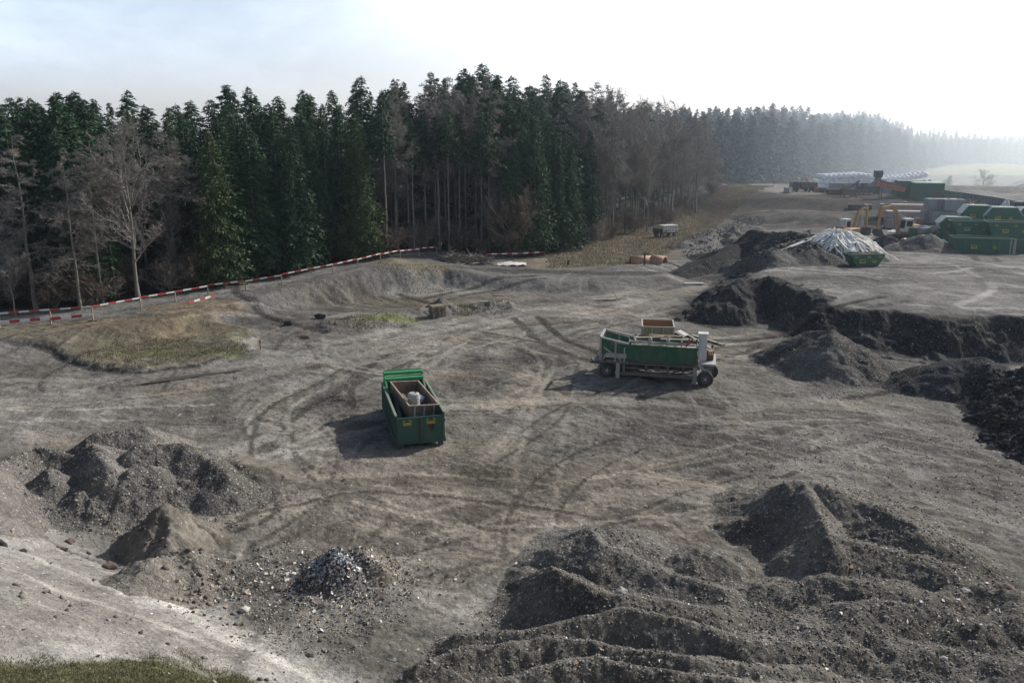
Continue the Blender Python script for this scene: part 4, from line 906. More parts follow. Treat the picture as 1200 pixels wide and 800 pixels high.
o = place('drum', (-.02, -1.1, 1.36), R(10), 0, 0, 'pale upright drum standing in the tilted steel trough', 'drum')
mb = MB(); mb.lathe((0, 0, 0), (0, 0, 1), [(0, .29), (.02, .31), (.28, .31), (.30, .325), (.33, .31), (.62, .31), (.64, .325), (.67, .31), (.84, .29), (.88, .22)], 24); mb.build('body', M_pale, o, smooth=False)
MB().lathe((.1, 0, .87), (0, 0, 1), [(0, .05), (.05, .05)], 10).build('cap', M_black, o)
o = place('sack', (.36, .1, 1.42), R(20), 0, 0, 'pale blue plastic sack beside the drum in the steel trough', 'sack')
def lump(name, mat, parent, rx_, ry_, rz_, seed, n=14):
    vs, fs = [], []; rr_ = random.Random(seed); ph = [rr_.uniform(0, 6) for _ in range(6)]
    for i in range(n + 1):
        th = math.pi * i / n
        for j in range(2 * n):
            a = math.pi * j / n; k = 1 + .14 * math.sin(3 * a + ph[0] + 2 * th) + .10 * math.sin(5 * th + ph[1] + a) + .05 * math.sin(9 * a + ph[2])
            vs.append((rx_ * k * math.sin(th) * math.cos(a), ry_ * k * math.sin(th) * math.sin(a), rz_ * k * math.cos(th) + rz_ * .8))
    for i in range(n):
        for j in range(2 * n): fs.append((i * 2 * n + j, (i + 1) * 2 * n + j, (i + 1) * 2 * n + (j + 1) % (2 * n), i * 2 * n + (j + 1) % (2 * n)))
    mb = MB(); mb.add(vs, fs); return mb.build(name, mat, parent, smooth=True)
M_sack = paint('sack_plastic', (.36, .42, .52), .4, .2)
lump('bag', M_sack, o, .3, .42, .16, 3); MB().beam((.1, .3, .2), (.18, .5, .3), .06).build('knot', M_sack, o)
o = place('lifting_gantry', (-.02, 1.9, 0), 0, 0, 0, 'bright green steel frame rising above the far end of the roll-off container', 'gantry')
for (y, z) in ((1.0, 2.22), (.55, 2.0)):
    mb = MB(); mb.box((0, y, z), (2.12, .34, .16)); mb.box((0, y + .17, z + .06), (2.12, .04, .14)); mb.build('cross_beam', M_green_light, o, .01)
for s in (-1, 1):
    mb = MB(); mb.beam((s * 1.07, 1.1, 2.24), (s * 1.0, -1.2, 1.2), .09, .16); mb.box((s * 1.07, .8, 1.3), (.08, .14, 1.9)); mb.build('side_arm', M_green_light if s < 0 else M_greenrim, o)
for k, (a, b, lab) in enumerate([((-.85, -2.6, .95), (-.7, 1.2, 1.35), 'dark beam lying along the left inside of the roll-off container'), ((-.6, -2.75, 1.05), (.7, -2.45, 1.15), 'short brown beam lying across the near end inside the roll-off container')]):
    o = place('timber_beam', (0, 0, 0), 0, 0, 0, lab, 'beam'); MB().beam(a, b, .16, .14).build('beam', M_trough, o); MB().beam((a[0], a[1], a[2] + .09), (a[0] * .7 + b[0] * .3, a[1] * .7 + b[1] * .3, a[2] * .7 + b[2] * .3 + .09), .2, .03).build('plate', M_rust, o)
o = place('steel_plate', (.98, .2, .32), R(0), 0, R(-8), 'rusty steel plate leaning on the right inner wall of the roll-off container', 'plate')
mb = MB(); mb.box((0, 0, .66), (.04, 4.4, 1.25)); mb.build('panel', M_rust, o); mb = MB(); [mb.box((-.04, y, .66), (.05, .08, 1.2)) for y in (-1.8, -.6, .6, 1.8)]; mb.build('stiffener', M_rust, o)

# ------------------------------------------------------------------ mobile screening machine
RZM = -.23; lx, ly = P(711, 443); mxp, myp = lx + 3.05 * math.cos(RZM), ly + 3.05 * math.sin(RZM); zm = gz(mxp, myp + .5) - .02
mac = empty('screening_machine', (mxp, myp, zm), RZM, 'green and grey wheeled screening machine with white control cabinet, standing in the yard', 'machine')
DM = 2.3
mb = MB()
for y in (.06, DM - .06):
    mb.box((-.1, y, 1.08), (7.3, .14, .2)); mb.box((.1, y, .36), (5.2, .12, .2)); 
    for x in (-2.0, -.6, .75, 1.7): mb.box((x, y + .003, .72), (.14, .11, .52))
    mb.box((.4, y + .002, .72), (4.2, .06, .08))
for x in (-3.5, -1.8, 0, 1.8, 3.4): mb.box((x, DM / 2, 1.07), (.12, DM - .26, .14))
mb.build('chassis', M_steel, mac)
mb = MB(); mb.box((0.1, DM / 2, .78), (4.6, .9, .35)); mb.box((.2, DM / 2, .52), (3.6, .6, .15)); [mb.box((x, .25, .74), (.35, .25, .3)) for x in (-1.3, .1, 1.25)]; mb.build('drive_unit', M_steel_d, mac, .02)
# body panels, open on top
for y, nm in ((.02, 'side_panel'), (DM - .02, 'side_panel')):
    mb = MB(); mb.box((.3, y, 1.74), (4.35, .05, 1.0)); mb.box((.3, y + (-.02 if y < 1 else .02), 2.22), (4.4, .09, .07)); mb.box((.3, y + (-.02 if y < 1 else .02), 1.26), (4.4, .08, .08))
    for x in (-1.85, -.4, 1.0, 2.44): mb.box((x, y + (-.03 if y < 1 else .03), 1.74), (.06, .05, .93))
    mb.build(nm, M_machine_green, mac, .006)
mb = MB(); mb.box((.3, DM / 2, 1.25), (4.3, DM - .1, .06)); mb.box((-1.85, DM / 2, 1.7), (.05, DM - .1, .85)); mb.box((2.45, DM / 2, 1.7), (.05, DM - .1, .85)); mb.build('hopper', M_steel_d, mac)
mb = MB(); mb.box((.35, DM / 2, 1.95), (4.1, 1.1, .12), (0, R(-2), 0)); mb.build('conveyor_belt', paint('belt_pale', (.34, .32, .27), .8, .5), mac)
mb = MB()
for y in (.35, .62, DM - .62, DM - .35): mb.beam((-1.75, y, 2.42 - .04), (2.35, y, 2.32), .07, .09)
for x in (-1.4, -.5, .6, 1.5): mb.beam((x, .35, 2.47), (x + .1, DM - .35, 2.47), .1, .07); mb.beam((x, .3, 2.2), (x, .3, 2.6), .07)
mb.build('screen_frame', M_pale, mac)
for x in (-.4, .7): mb = MB(); mb.box((x, .15, 2.5), (.2, .2, .32)); mb.lathe((x, .15, 2.66), (0, 0, 1), [(0, .1), (.08, .06), (.1, .02)], 10); mb.build('vibrator_motor', M_pale, mac, .01)
MB().beam((1.75, .1, 2.3), (2.2, .25, 2.75), .11).build('red_lever', M_red, mac)
# raised feed end on the left
for y in (.1, DM - .1):
    mb = MB(); mb.add([(-3.45, y - .02, 1.55), (-1.9, y - .02, 1.35), (-1.9, y - .02, 2.2), (-3.45, y - .02, 2.55), (-3.45, y + .02, 1.55), (-1.9, y + .02, 1.35), (-1.9, y + .02, 2.2), (-3.45, y + .02, 2.55)], [(0, 1, 2, 3), (7, 6, 5, 4), (0, 4, 5, 1), (1, 5, 6, 2), (2, 6, 7, 3), (3, 7, 4, 0)]); mb.build('feed_side_panel', M_machine_green, mac)
mb = MB()
for y in (.04, DM - .04): mb.beam((-3.5, y, 2.62), (-1.75, y, 2.28), .1, .1); mb.box((-3.5, y, 1.85), (.13, .1, 1.5)); mb.box((-2.55, y - .04, 1.75), (.11, .08, 1.25)); mb.beam((-2.2, y, 1.2), (-3.3, y, 2.0), .09); mb.box((-1.98, y - .03, 1.6), (.09, .07, .9))
mb.box((-3.5, DM / 2, 2.63), (.12, DM, .11)); mb.build('feed_frame', M_pale, mac)
mb = MB(); mb.box((-2.65, DM / 2, 1.42), (1.4, DM - .5, .1), (0, R(12), 0)); mb.box((-2.5, .0, 1.5), (1.3, .12, .28)); mb.build('chute', M_pale, mac)
mb = MB(); mb.box((-3.75, DM / 2, .98), (.35, DM + .1, .12)); mb.beam((-3.9, .1, 1.0), (-4.1, .1, 1.2), .08); mb.tube((-3.8, .3, .95), (-4.15, .3, .9), .06); mb.build('rear_bumper', M_steel_d, mac)
for x in (-2.35, 2.42):
    for y in (-.14, DM + .14): mb = MB(); mb.box((x, y, .56), (.24, .2, .98)); mb.box((x, y, .04), (.34, .3, .06)); mb.build('support_leg', M_pale, mac, .01)
mb = MB(); mb.box((2.8, .35, 2.32), (.52, .55, 1.62)); mb.box((2.8, .06, 2.32), (.44, .03, 1.5)); cb = mb.build('control_cabinet', M_white, mac, .015)
MB().box((2.98, .035, 2.3), (.03, .03, .14)).build('handle', M_black, cb); MB().box((2.8, .35, 3.155), (.62, .65, .04)).build('roof', M_white, cb)
mb = MB(); mb.box((3.15, DM / 2 - .15, 1.3), (1.0, DM + .3, .12)); mb.beam((2.6, -.2, 1.3), (3.2, -.45, .75), .14); mb.box((3.05, .3, .95), (.5, .5, .6)); mb.build('axle_platform', M_pale, mac, .01)
mb = MB(); mb.box((3.25, .95, 1.7), (.5, .7, .6)); mb.tube((3.4, 1.4, 1.4), (3.4, 1.4, 2.2), .07); mb.build('engine', M_steel_d, mac, .02)
mb = MB(); mb.tube((3.3, .55, 1.75), (3.3, .55, 2.02), .14); mb.build('beacon', M_yellow, mac)
mb = MB()
for (a, b, r_) in [((-1.7, -.03, 1.1), (2.3, -.03, 1.12), .035), ((-1.2, -.04, .95), (-.2, -.04, .6), .03), ((.9, -.04, .55), (2.2, -.03, .95), .03), ((-3.3, .0, 1.2), (-2.4, .0, .6), .045), ((2.45, .1, 2.2), (2.55, .0, 1.2), .03), ((-1.0, .5, 2.5), (1.8, 1.2, 2.62), .04), ((-1.5, 1.6, 2.5), (2.0, .8, 2.55), .05)]: mb.tube(a, b, r_, n=8)
mb.build('hose', M_black, mac)
mb = MB(); mb.beam((-1.5, .9, 2.5), (.4, 1.1, 2.62), .3, .05); mb.beam((.2, .5, 2.6), (1.9, .7, 2.6), .25, .05); mb.beam((-.6, 1.7, 2.55), (1.4, 1.5, 2.6), .2, .05); mb.build('loose_board', M_wood, mac)
def wheel(parent, c, r=.5, w=.3):
    t = MB().lathe((c[0], c[1] - w / 2, c[2]), (0, 1, 0), [(0, r * .55), (.02, r * .86), (.06, r * .97), (w * .5, r), (w - .06, r * .97), (w - .02, r * .86), (w, r * .55)], 28).build('wheel', M_rubber, parent, smooth=True)
    m2 = MB(); m2.lathe((c[0], c[1] - w / 2 - .015, c[2]), (0, 1, 0), [(.03, r * .5), (.0, r * .48), (.05, r * .42), (.05, r * .22), (.0, r * .2), (-.03, r * .12)], 20)
    for k in range(5): m2.tube((c[0] + r * .32 * math.cos(k * 1.256), c[1] - w / 2 - .03, c[2] + r * .32 * math.sin(k * 1.256)), (c[0] + r * .32 * math.cos(k * 1.256), c[1] - w / 2 + .05, c[2] + r * .32 * math.sin(k * 1.256)), .03, n=6)
    m2.build('rim', M_pale, t); return t
for c in ((-3.05, .12, .48), (-3.05, DM - .1, .48), (3.05, -.62, .5), (3.35, 1.25, .5)): wheel(mac, c)
MB().tube((3.05, -.5, .5), (3.35, 1.2, .5), .08).build('axle', M_steel_d, mac); MB().tube((-3.05, .2, .48), (-3.05, DM - .2, .48), .08).build('axle', M_steel_d, mac)

# low green skip with tan box behind the machine
bx, by, _ = PY(775, 400, 55.9)
sk = empty('low_skip', (bx, by, gz(bx, by) - .03), R(-8), 'low green skip directly behind the screening machine, carrying a tan box', 'skip')
def hexprof(L, H, c=.5, b=.35): return [(-L / 2 + b, 0), (L / 2 - b, 0), (L / 2, c * H), (L / 2, H), (-L / 2, H), (-L / 2, c * H)]
mb = MB(); p0 = [(-2.2, .75), (-1.8, 0), (1.8, 0), (2.2, .75)]
mb.extr([(-1.9, .04), (1.9, .04), (2.3, 1.25), (2.22, 1.25), (1.84, .6), (-1.84, .6), (-2.22, 1.25), (-2.3, 1.25)], -1.25, 1.25)
for s in (-1, 1): mb.extr([(-1.9, .04), (1.9, .04), (2.3, 1.25), (-2.3, 1.25)], s * 1.25 - .02 + s * .022, s * 1.25 + .02 + s * .022)
mb.build('tub', M_green2, sk); mb = MB(); [mb.box((0, s * 1.3, 1.28), (4.66, .09, .07)) for s in (-1, 1)]; mb.build('rim', M_greenrim, sk)
for x in (-.9, .9):
    mb = MB(); [mb.tube((x, s * 1.3, .7), (x, s * 1.44, .7), .05) for s in (-1, 1)]; mb.build('lifting_lug', M_steel_d, sk)
MS = Mx((bx, by, gz(bx, by)), R(-8)); p = MS @ Vector((-.3, -.2, 1.0))
o = empty('tan_box', p, R(-8), 'open tan plywood box with pale steel edges standing in the low green skip', 'box')
mb = open_box(2.1, 2.3, 1.45, .05); mb.build('shell', M_ply, o); rim(2.12, 2.32, 1.46, .08).build('rim', M_pale, o)
mb = MB(); mb.box((0, -1.17, .72), (2.05, .03, 1.4)); mb.build('front_panel', paint('tan_panel', (.30, .235, .13), .7, .5), o)
mb = MB(); [mb.box((x, -1.2, .72), (.07, .04, 1.4)) for x in (-1.0, -.4, .35, 1.0)]; [mb.box((-1.07, y, .72), (.03, .07, 1.4)) for y in (-.8, 0, .8)]; mb.build('stiffener', M_pale, o)
p = MS @ Vector((1.55, .1, 1.25))
o = empty('steel_chute', p, R(-42), 'rusty steel chute with pale top leaning out of the low green skip to the right', 'chute', ry=R(20))
mb = MB(); mb.box((.6, 0, .02), (2.6, .62, .05)); [mb.box((.6, s * .32, .17), (2.6, .04, .34)) for s in (-1, 1)]; mb.build('body', M_rust, o); mb = MB(); [mb.box((.6, s * .32, .365), (2.66, .12, .04)) for s in (-1, 1)]; mb.box((-.3, 0, .4), (.7, .5, .05)); mb.build('flange', M_pale, o)
p = MS @ Vector((1.0, .9, 1.3)); o = empty('pipe', p, R(-20), 'thin pale pipe lying over the right rim of the low green skip', 'pipe'); MB().tube((-.6, 0, .1), (1.3, -.3, .06), .05).build('tube', M_pale, o); MB().tube((-.65, .01, .1), (-.55, -.01, .1), .075).build('collar', M_rust, o)
def onground(name, px, py, z, rz, label, cat, group=None, dz=0.0):
    x, y = P(px, py, z); return empty(name, (x, y, gz(x, y) + dz), rz, label, cat, group)
o = onground('plank', 829, 399, 0, R(-62), 'long pale plank lying on bare ground right of the screening machine', 'plank'); MB().box((0, 0, .05), (3.6, .35, .06), (0, 0, 0)).build('board', M_wood, o); MB().box((1.2, 0, .1), (.08, .35, .05)).build('batten', M_wood, o)

# ------------------------------------------------------------------ barrier fences
def stripes(mb, a, b, h, t, first=0, seg=.75):
    a = Vector(a); b = Vector(b); n = max(1, int(round((b - a).length / seg)))
    for i in range(n): mb.beam(a.lerp(b, i / n), a.lerp(b, (i + 1) / n), t, h, mi=(i + first) % 2)
    return (n + first) % 2
def barrier(name, pts, label, hgt=.95, bh=.2, postn=3.2, group=None, posts=True):
    W3 = []
    for px, py, drop in pts: x, y = P(px, py + drop, float(roadz(np.array((px - 600) * .07)))); W3.append(Vector((x, y, gz(x, y))))
    o = empty(name, W3[0], 0, label, 'barrier', group); bd = MB(); f = 0; pm = []
    for a, b in zip(W3, W3[1:]):
        L = (b - a).length; n = max(1, round(L / 4)); prev = a
        for i in range(1, n + 1):
            q = a.lerp(b, i / n); q.z = gz(q.x, q.y); u = Vector((0, 0, hgt + random.uniform(-.05, .05))); u0 = Vector((0, 0, hgt + random.uniform(-.05, .05)))
            f = stripes(bd, prev + (u0 if posts else Vector((0, 0, .1))) - W3[0], q + (u if posts else Vector((0, 0, .12))) - W3[0], bh, .05, f); pm.append(q.copy()); prev = q
    bd.build('striped_board', [M_red, M_bwhite], o)
    if posts:
        for q in [W3[0]] + pm:
            m2 = MB(); lq = q - W3[0]; m2.box((lq.x, lq.y, lq.z + hgt / 2 - .15), (.09, .09, hgt + .25)); m2.beam((lq.x - .35, lq.y + .1, lq.z + .03), (lq.x + .35, lq.y + .1, lq.z + .03), .1, .08); m2.build('post', M_wood, o)
    return o
barrier('barrier_fence', [(-90, 377, 14), (0, 366, 15), (60, 363, 14), (109, 359, 14), (165, 348, 13), (244, 334, 12), (330, 319, 11), (390, 308.5, 10), (446, 300.5, 9.5), (512, 292.5, 9)], 'long red and white striped barrier fence between the perimeter road and the wood', .95, .12)
barrier('barrier_fence', [(-60, 380, 9), (0, 377, 8.5), (60, 373, 8), (109, 369, 7.5)], 'low striped barrier at the left edge, nearer than the long fence', .5, .22)
barrier('barrier_board', [(221, 355, 1), (253, 346, 1)], 'short striped barrier board lying on the perimeter road', posts=False, bh=.22)
barrier('barrier_fence', [(570, 297.5, 7), (600, 296, 7), (638, 293, 7)], 'short far stretch of striped barrier near the brushwood', .6, .16)

# ------------------------------------------------------------------ small things of the middle distance
def pallet_mesh():
    mb = MB(); [mb.box((0, -.36 + i * .18, .135), (1.2, .12, .022)) for i in range(5)]; [mb.box((x, 0, .112), (.1, .8, .022)) for x in (-.55, 0, .55)]
    for x in (-.55, 0, .55):
        for y in (-.35, 0, .35): mb.box((x, y, .06), (.13, .1, .08))
    for y in (-.35, 0, .35): mb.box((0, y, .01), (1.2, .1, .018))
    return mb
x0, y0 = P(513, 366, .5); zz = gz(x0, y0) - .02; first = None
pl_lab = ['bottom pallet of the wooden pallet stack on the grassy ridge', 'second lowest pallet of the stack on the grassy ridge', 'third pallet of the stack on the grassy ridge', 'fourth pallet of the stack on the grassy ridge', 'fifth pallet of the stack on the grassy ridge', 'top pallet of the wooden stack, tilted']
for i in range(6):
    if first is None: o = pallet_mesh().build('pallet', M_wood); first = o
    else: o = first.copy(); COL.objects.link(o)
    o.location = (x0 + rng.uniform(-.05, .05), y0 + rng.uniform(-.05, .05), zz + i * .155); o.rotation_euler = (0 if i < 5 else .03, 0, .5 + rng.uniform(-.12, .12)); o.scale = (1, 1, 1); tag(o, pl_lab[i], 'pallet', 'pallets stacked on the grassy ridge')
def planks(px, py, z, items, label, mat=M_wood):
    x, y = P(px, py, z); zz = gz(x, y); o = empty('plank_heap', (x, y, zz), 0, label, 'planks')
    for (a, b, w, h) in items: MB().beam(a, b, w, h).build('plank', mat, o)
planks(720, 350, .2, [((-1.8, 0, .08), (1.2, .3, .15), .18, .05), ((-.6, -.3, .1), (1.0, .2, .3), .15, .05), ((.3, .2, .1), (-.1, .4, 1.0), .1, .05), ((-1, .3, .05), (.2, -.3, .12), .2, .04)], 'loose pale boards lying beside the haul road in the centre')
planks(813, 331.5, .2, [((-1.0, 0, .1), (1.0, .05, .1), .4, .12)], 'single white beam lying beside the haul road', M_white)
planks(577, 357, .3, [((-1.2, 0, .15), (1.4, .2, .1), .4, .2), ((-.4, .3, .12), (1.0, -.4, .2), .2, .06)], 'grey slabs lying right of the pallet stack', M_conc)
planks(590, 341, .3, [((-.9, 0, .06), (.9, .2, .06), .3, .06)], 'short pale board in the muddy basin')
x, y = P(596, 299, 1.9); o = empty('tarpaulin', (x, y, gz(x, y) + .03), .1, 'crumpled white sheet on the ground beside the brushwood', 'sheet')
gxx = []
mb = MB(); n = 14; vs = [((i / n - .5) * 4.2 * (1 - .1 * math.sin(j)), (j / n - .5) * 1.6, .12 + .25 * math.exp(-((i - 7) / 4) ** 2) * (1 - abs(j / n - .5) * 2) + .08 * math.sin(i * 1.7 + j)) for j in range(n + 1) for i in range(n + 1)]
mb.add(vs, [(j * (n + 1) + i, j * (n + 1) + i + 1, (j + 1) * (n + 1) + i + 1, (j + 1) * (n + 1) + i) for j in range(n) for i in range(n)]); mb.build('sheet', M_tarp, o, smooth=True)
# brushwood
for (px, py, w, lab) in [(530, 300, 2.4, 'left half of the tangled brushwood pile where the barrier ends'), (558, 300, 2.0, 'right half of the tangled brushwood pile where the barrier ends')]:
    x, y = P(px, py, 1.9); o = empty('brushwood_pile', (x, y, gz(x, y) - .05), 0, lab, 'brushwood'); q_ = random.Random(px); mb = MB()
    for k in range(170):
        a = q_.uniform(0, 6.28); r_ = w * abs(q_.gauss(0, .5)); c = Vector((r_ * math.cos(a) * 1.5, r_ * math.sin(a) * .7, max(.05, .9 - .5 * r_ + q_.uniform(-.3, .1)))); d = Vector((q_.gauss(0, 1), q_.gauss(0, .8), q_.gauss(0, .3))).normalized() * q_.uniform(.4, 1.3); mb.tube(c - d, c + d, .035, .012, 4, cap=False)
    mb.build('twigs', M_twigp, o); mb = MB(); [mb.beam((q_.uniform(-2, 0), q_.uniform(-1, 0), .2), (q_.uniform(0, 2), q_.uniform(-1, 0), .8), .12) for _ in range(7)]; mb.build('branch', M_bark, o)
# stake with board
x, y = P(755.5, 299, 1.7); o = empty('marker_post', (x, y, gz(x, y) - .05), .1, 'dark wooden post with short crossbar standing on the perimeter road', 'post')
MB().box((0, 0, .7), (.16, .14, 1.4)).build('post', M_steel_d, o); MB().box((.06, 0, 1.43), (.42, .16, .14)).build('crossbar', M_steel_d, o)
x, y = P(666, 298, 1.8); o = empty('marker_post', (x, y, gz(x, y) - .03), .4, 'short dark stub standing at the verge left of the dark post', 'post'); MB().box((0, 0, .25), (.22, .2, .5)).build('stub', M_steel_d, o); MB().box((.1, 0, .5), (.4, .1, .1)).build('cap', M_steel_d, o)
x, y = P(305, 408, .2); o = empty('marker_post', (x, y, gz(x, y) - .03), .4, 'thin pinkish stake at the edge of the muddy basin', 'post'); MB().box((0, 0, .4), (.08, .08, .8)).build('stake', M_wood, o); MB().box((0, -.05, .65), (.14, .02, .2)).build('tag', M_orange, o)
# clay coloured half pipes
x, y = P(760, 296.5, 1.7); o = empty('half_pipe', (x, y, gz(x, y) - .1), R(-6), 'clay coloured half pipe lying at the top of the verge behind the dark post', 'pipe')
def arch(mb, a, b, r, n=12, t=.08, a0=0, a1=math.pi):
    a = Vector(a); b = Vector(b); d = (b - a).normalized(); s = Vector((-d.y, d.x, 0)); vs = []
    for c in (a, b):
        for rr_ in (r, r - t):
            for i in range(n + 1): th = a0 + (a1 - a0) * i / n; vs.append(tuple(c + s * rr_ * math.cos(th) + Vector((0, 0, rr_ * math.sin(th)))))
    m = n + 1; fs = []
    for i in range(n): fs += [(i, i + 1, 2 * m + i + 1, 2 * m + i), (m + i + 1, m + i, 3 * m + i, 3 * m + i + 1), (i + 1, i, m + i, m + i + 1), (2 * m + i, 2 * m + i + 1, 3 * m + i + 1, 3 * m + i)]
    mb.add(vs, fs)
mb = MB(); arch(mb, (-2.1, -.1, 0), (.6, .25, .1), .85); mb.build('left_section', M_pink, o, smooth=True); mb = MB(); arch(mb, (.5, .2, .1), (1.9, -.5, .0), .95); mb.build('right_section', M_pink, o, smooth=True)
# wagon
x, y = P(780, 263, 2.4); o = empty('wagon', (x, y, gz(x, y)), R(24), 'small dark wagon with pale slatted frame parked on the verge at the wood edge', 'wagon')
mb = MB(); mb.box((0, 0, .62), (3.4, 1.4, .16)); mb.build('bed', M_steel_d, o); MB().box((-1.35, 0, 1.0), (.8, 1.3, .6)).build('box', M_black, o)
mb = MB(); [mb.box((x_, s * .68, 1.15), (.1, .06, .95)) for x_ in (-.7, -.1, .5, 1.1, 1.65) for s in (-1, 1)]; [mb.box((.5, s * .68, z_), (2.5, .07, .14)) for z_ in (1.6, 1.15) for s in (-1, 1)]; mb.box((.5, 0, 1.68), (2.5, 1.45, .05)); mb.build('slatted_frame', M_white, o)
for x_ in (-1.1, 1.1):
    for s in (-.75, .75): wheel(o, (x_, s, .32), .34, .18)
# puddles
def puddle(px, py, rx, ry, label, rot=0, dz=.03):
    x, y = P(px, py); n = 40; vs = []; zz = float(np.mean(H0(x + np.linspace(-rx, rx, 9) * .6, np.full(9, y), False, False))) + dz
    for i in range(n): a = 2 * math.pi * i / n; k = 1 + .2 * math.sin(3 * a + px) + .12 * math.sin(7 * a); vs.append((x + rx * k * math.cos(a), y + ry * k * math.sin(a) + rot * rx * k * math.cos(a), zz))
    mb = MB(); mb.add(vs, [tuple(range(n))]); tag(mb.build('puddle', MATS['water']), label, 'puddle', kind='structure')
m, nt, b = nmat('water'); b.inputs['Base Color'].default_value = (.10, .095, .085, 1); b.inputs['Roughness'].default_value = .12; b.inputs['IOR'].default_value = 1.33
puddle(222, 443.5, 2.6, .42, 'long thin puddle reflecting the sky left of the roll-off container', .55, .06)

# ------------------------------------------------------------------ white strips over a heap
def strips():
    px_, py_ = PY(984, 262, 89.5)[:2]; base = 1.9; mb = MB(); top = 5.15; r_ = random.Random(3)
    o = empty('strip_heap', (px_, py_, base), 0, 'cone shaped heap of long white strips fanning down from its peak', 'heap')
    n = 72; core = MB(); vs = [(0, 0, top - base - .12)]; rings = 10
    for k in range(1, rings + 1):
        for i in range(n): a = 2 * math.pi * i / n; rr_ = 5.2 * k / rings; vs.append((rr_ * 1.05 * math.cos(a), rr_ * .9 * math.sin(a), (top - base) * (1 - (k / rings) ** 1.3) * (1 - .1 * math.sin(3 * a) * k / rings) - .22 + .1 * math.sin(i * 1.9 + .5 * k)))
    fs = [(0, 1 + i, 1 + (i + 1) % n) for i in range(n)] + [(1 + (k - 1) * n + i, 1 + k * n + i, 1 + k * n + (i + 1) % n, 1 + (k - 1) * n + (i + 1) % n) for k in range(1, rings) for i in range(n)]
    core.add(vs, fs); core.build('core', paint('white_sheet', (.24, .22, .20), .95, .6, (.14, .13, .12), scale=1.2), o, smooth=True)
    for i in range(250):
        a = r_.uniform(0, 6.283); L = r_.uniform(.5, 1.08); s0 = abs(r_.gauss(0, .15)); w = r_.uniform(.09, .3); prev = None; da = r_.gauss(0, .28); ox, oy = r_.gauss(0, .35), r_.gauss(0, .3)
        if math.sin(a) < -.2 and math.cos(a) < -.1 and L > .75: L = r_.uniform(.5, .8)
        for k in range(7):
            t = s0 + (L - s0) * k / 6; aa = a + da * (k / 6) ** 2; rr_ = 5.7 * t; p = Vector((ox + rr_ * 1.08 * math.cos(aa), oy + rr_ * .9 * math.sin(aa), (top - base) * max(0, 1 - t ** 1.3) * (1 - .1 * math.sin(a * 3) * t) + .06 + r_.uniform(-.12, .16)))
            if prev is not None: mb.beam(prev, p, w, .05)
            prev = p
    mb.build('white_strip', M_tarp, o)
strips()
x, y = P(948, 277, 4.2)
for i, (px, py, a) in enumerate([(935, 281, .35), (957, 272, .1)]):
    x, y, z = PY(px, py, 86 + i * 2); z = max(z, gz(x, y) + .05); o = empty('white_strip', (x, y, gz(x, y) + .1), a, ['long white strip running down the crest of the coarse gravel heap', 'white strip at the top left of the fanned strip heap'][i], 'strip'); MB().beam((-2.2, -.2, -.5), (1.4, .3, .35), .2, .08).build('strip', M_tarp, o); MB().beam((-1, -.3, -.2), (1.8, .1, .4), .16, .06).build('strip', M_tarp, o)
# sheets on the earth heap
x, y = P(1085, 273, 3.9); mb = MB(); n = 16; H_ = HEAPS[-3]; vs = []
for j in range(n + 1):
    for i in range(n + 1):
        xx = x - 2.6 + 5.6 * i / n; yy = y - .5 + 2.2 * j / n + .3 * math.sin(i); vs.append((xx, yy, gz(xx, yy) + .12 + .06 * math.sin(i * 2.1 + j)))
mb.add(vs, [(j * (n + 1) + i, j * (n + 1) + i + 1, (j + 1) * (n + 1) + i + 1, (j + 1) * (n + 1) + i) for j in range(n) for i in range(n)])
tag(mb.build('tarpaulin', M_tarp, None, smooth=True), 'white sheet draped over the earth heap before the stacked green containers', 'sheet')
x, y = P(1057, 270, 2.4); mb = MB(); vs = [(x + 3.4 * (i / 8 - .5), y + 1.6 * (j / 8 - .5), gz(x, y) + .2 + .5 * math.sin(math.pi * i / 8) * math.sin(math.pi * j / 8) + .06 * math.sin(3 * i + j)) for j in range(9) for i in range(9)]
mb.add(vs, [(j * 9 + i, j * 9 + i + 1, (j + 1) * 9 + i + 1, (j + 1) * 9 + i) for j in range(8) for i in range(8)]); tag(mb.build('tarpaulin', M_tarp, None, smooth=True), 'white sheet on the ground below the right hand excavator', 'sheet')

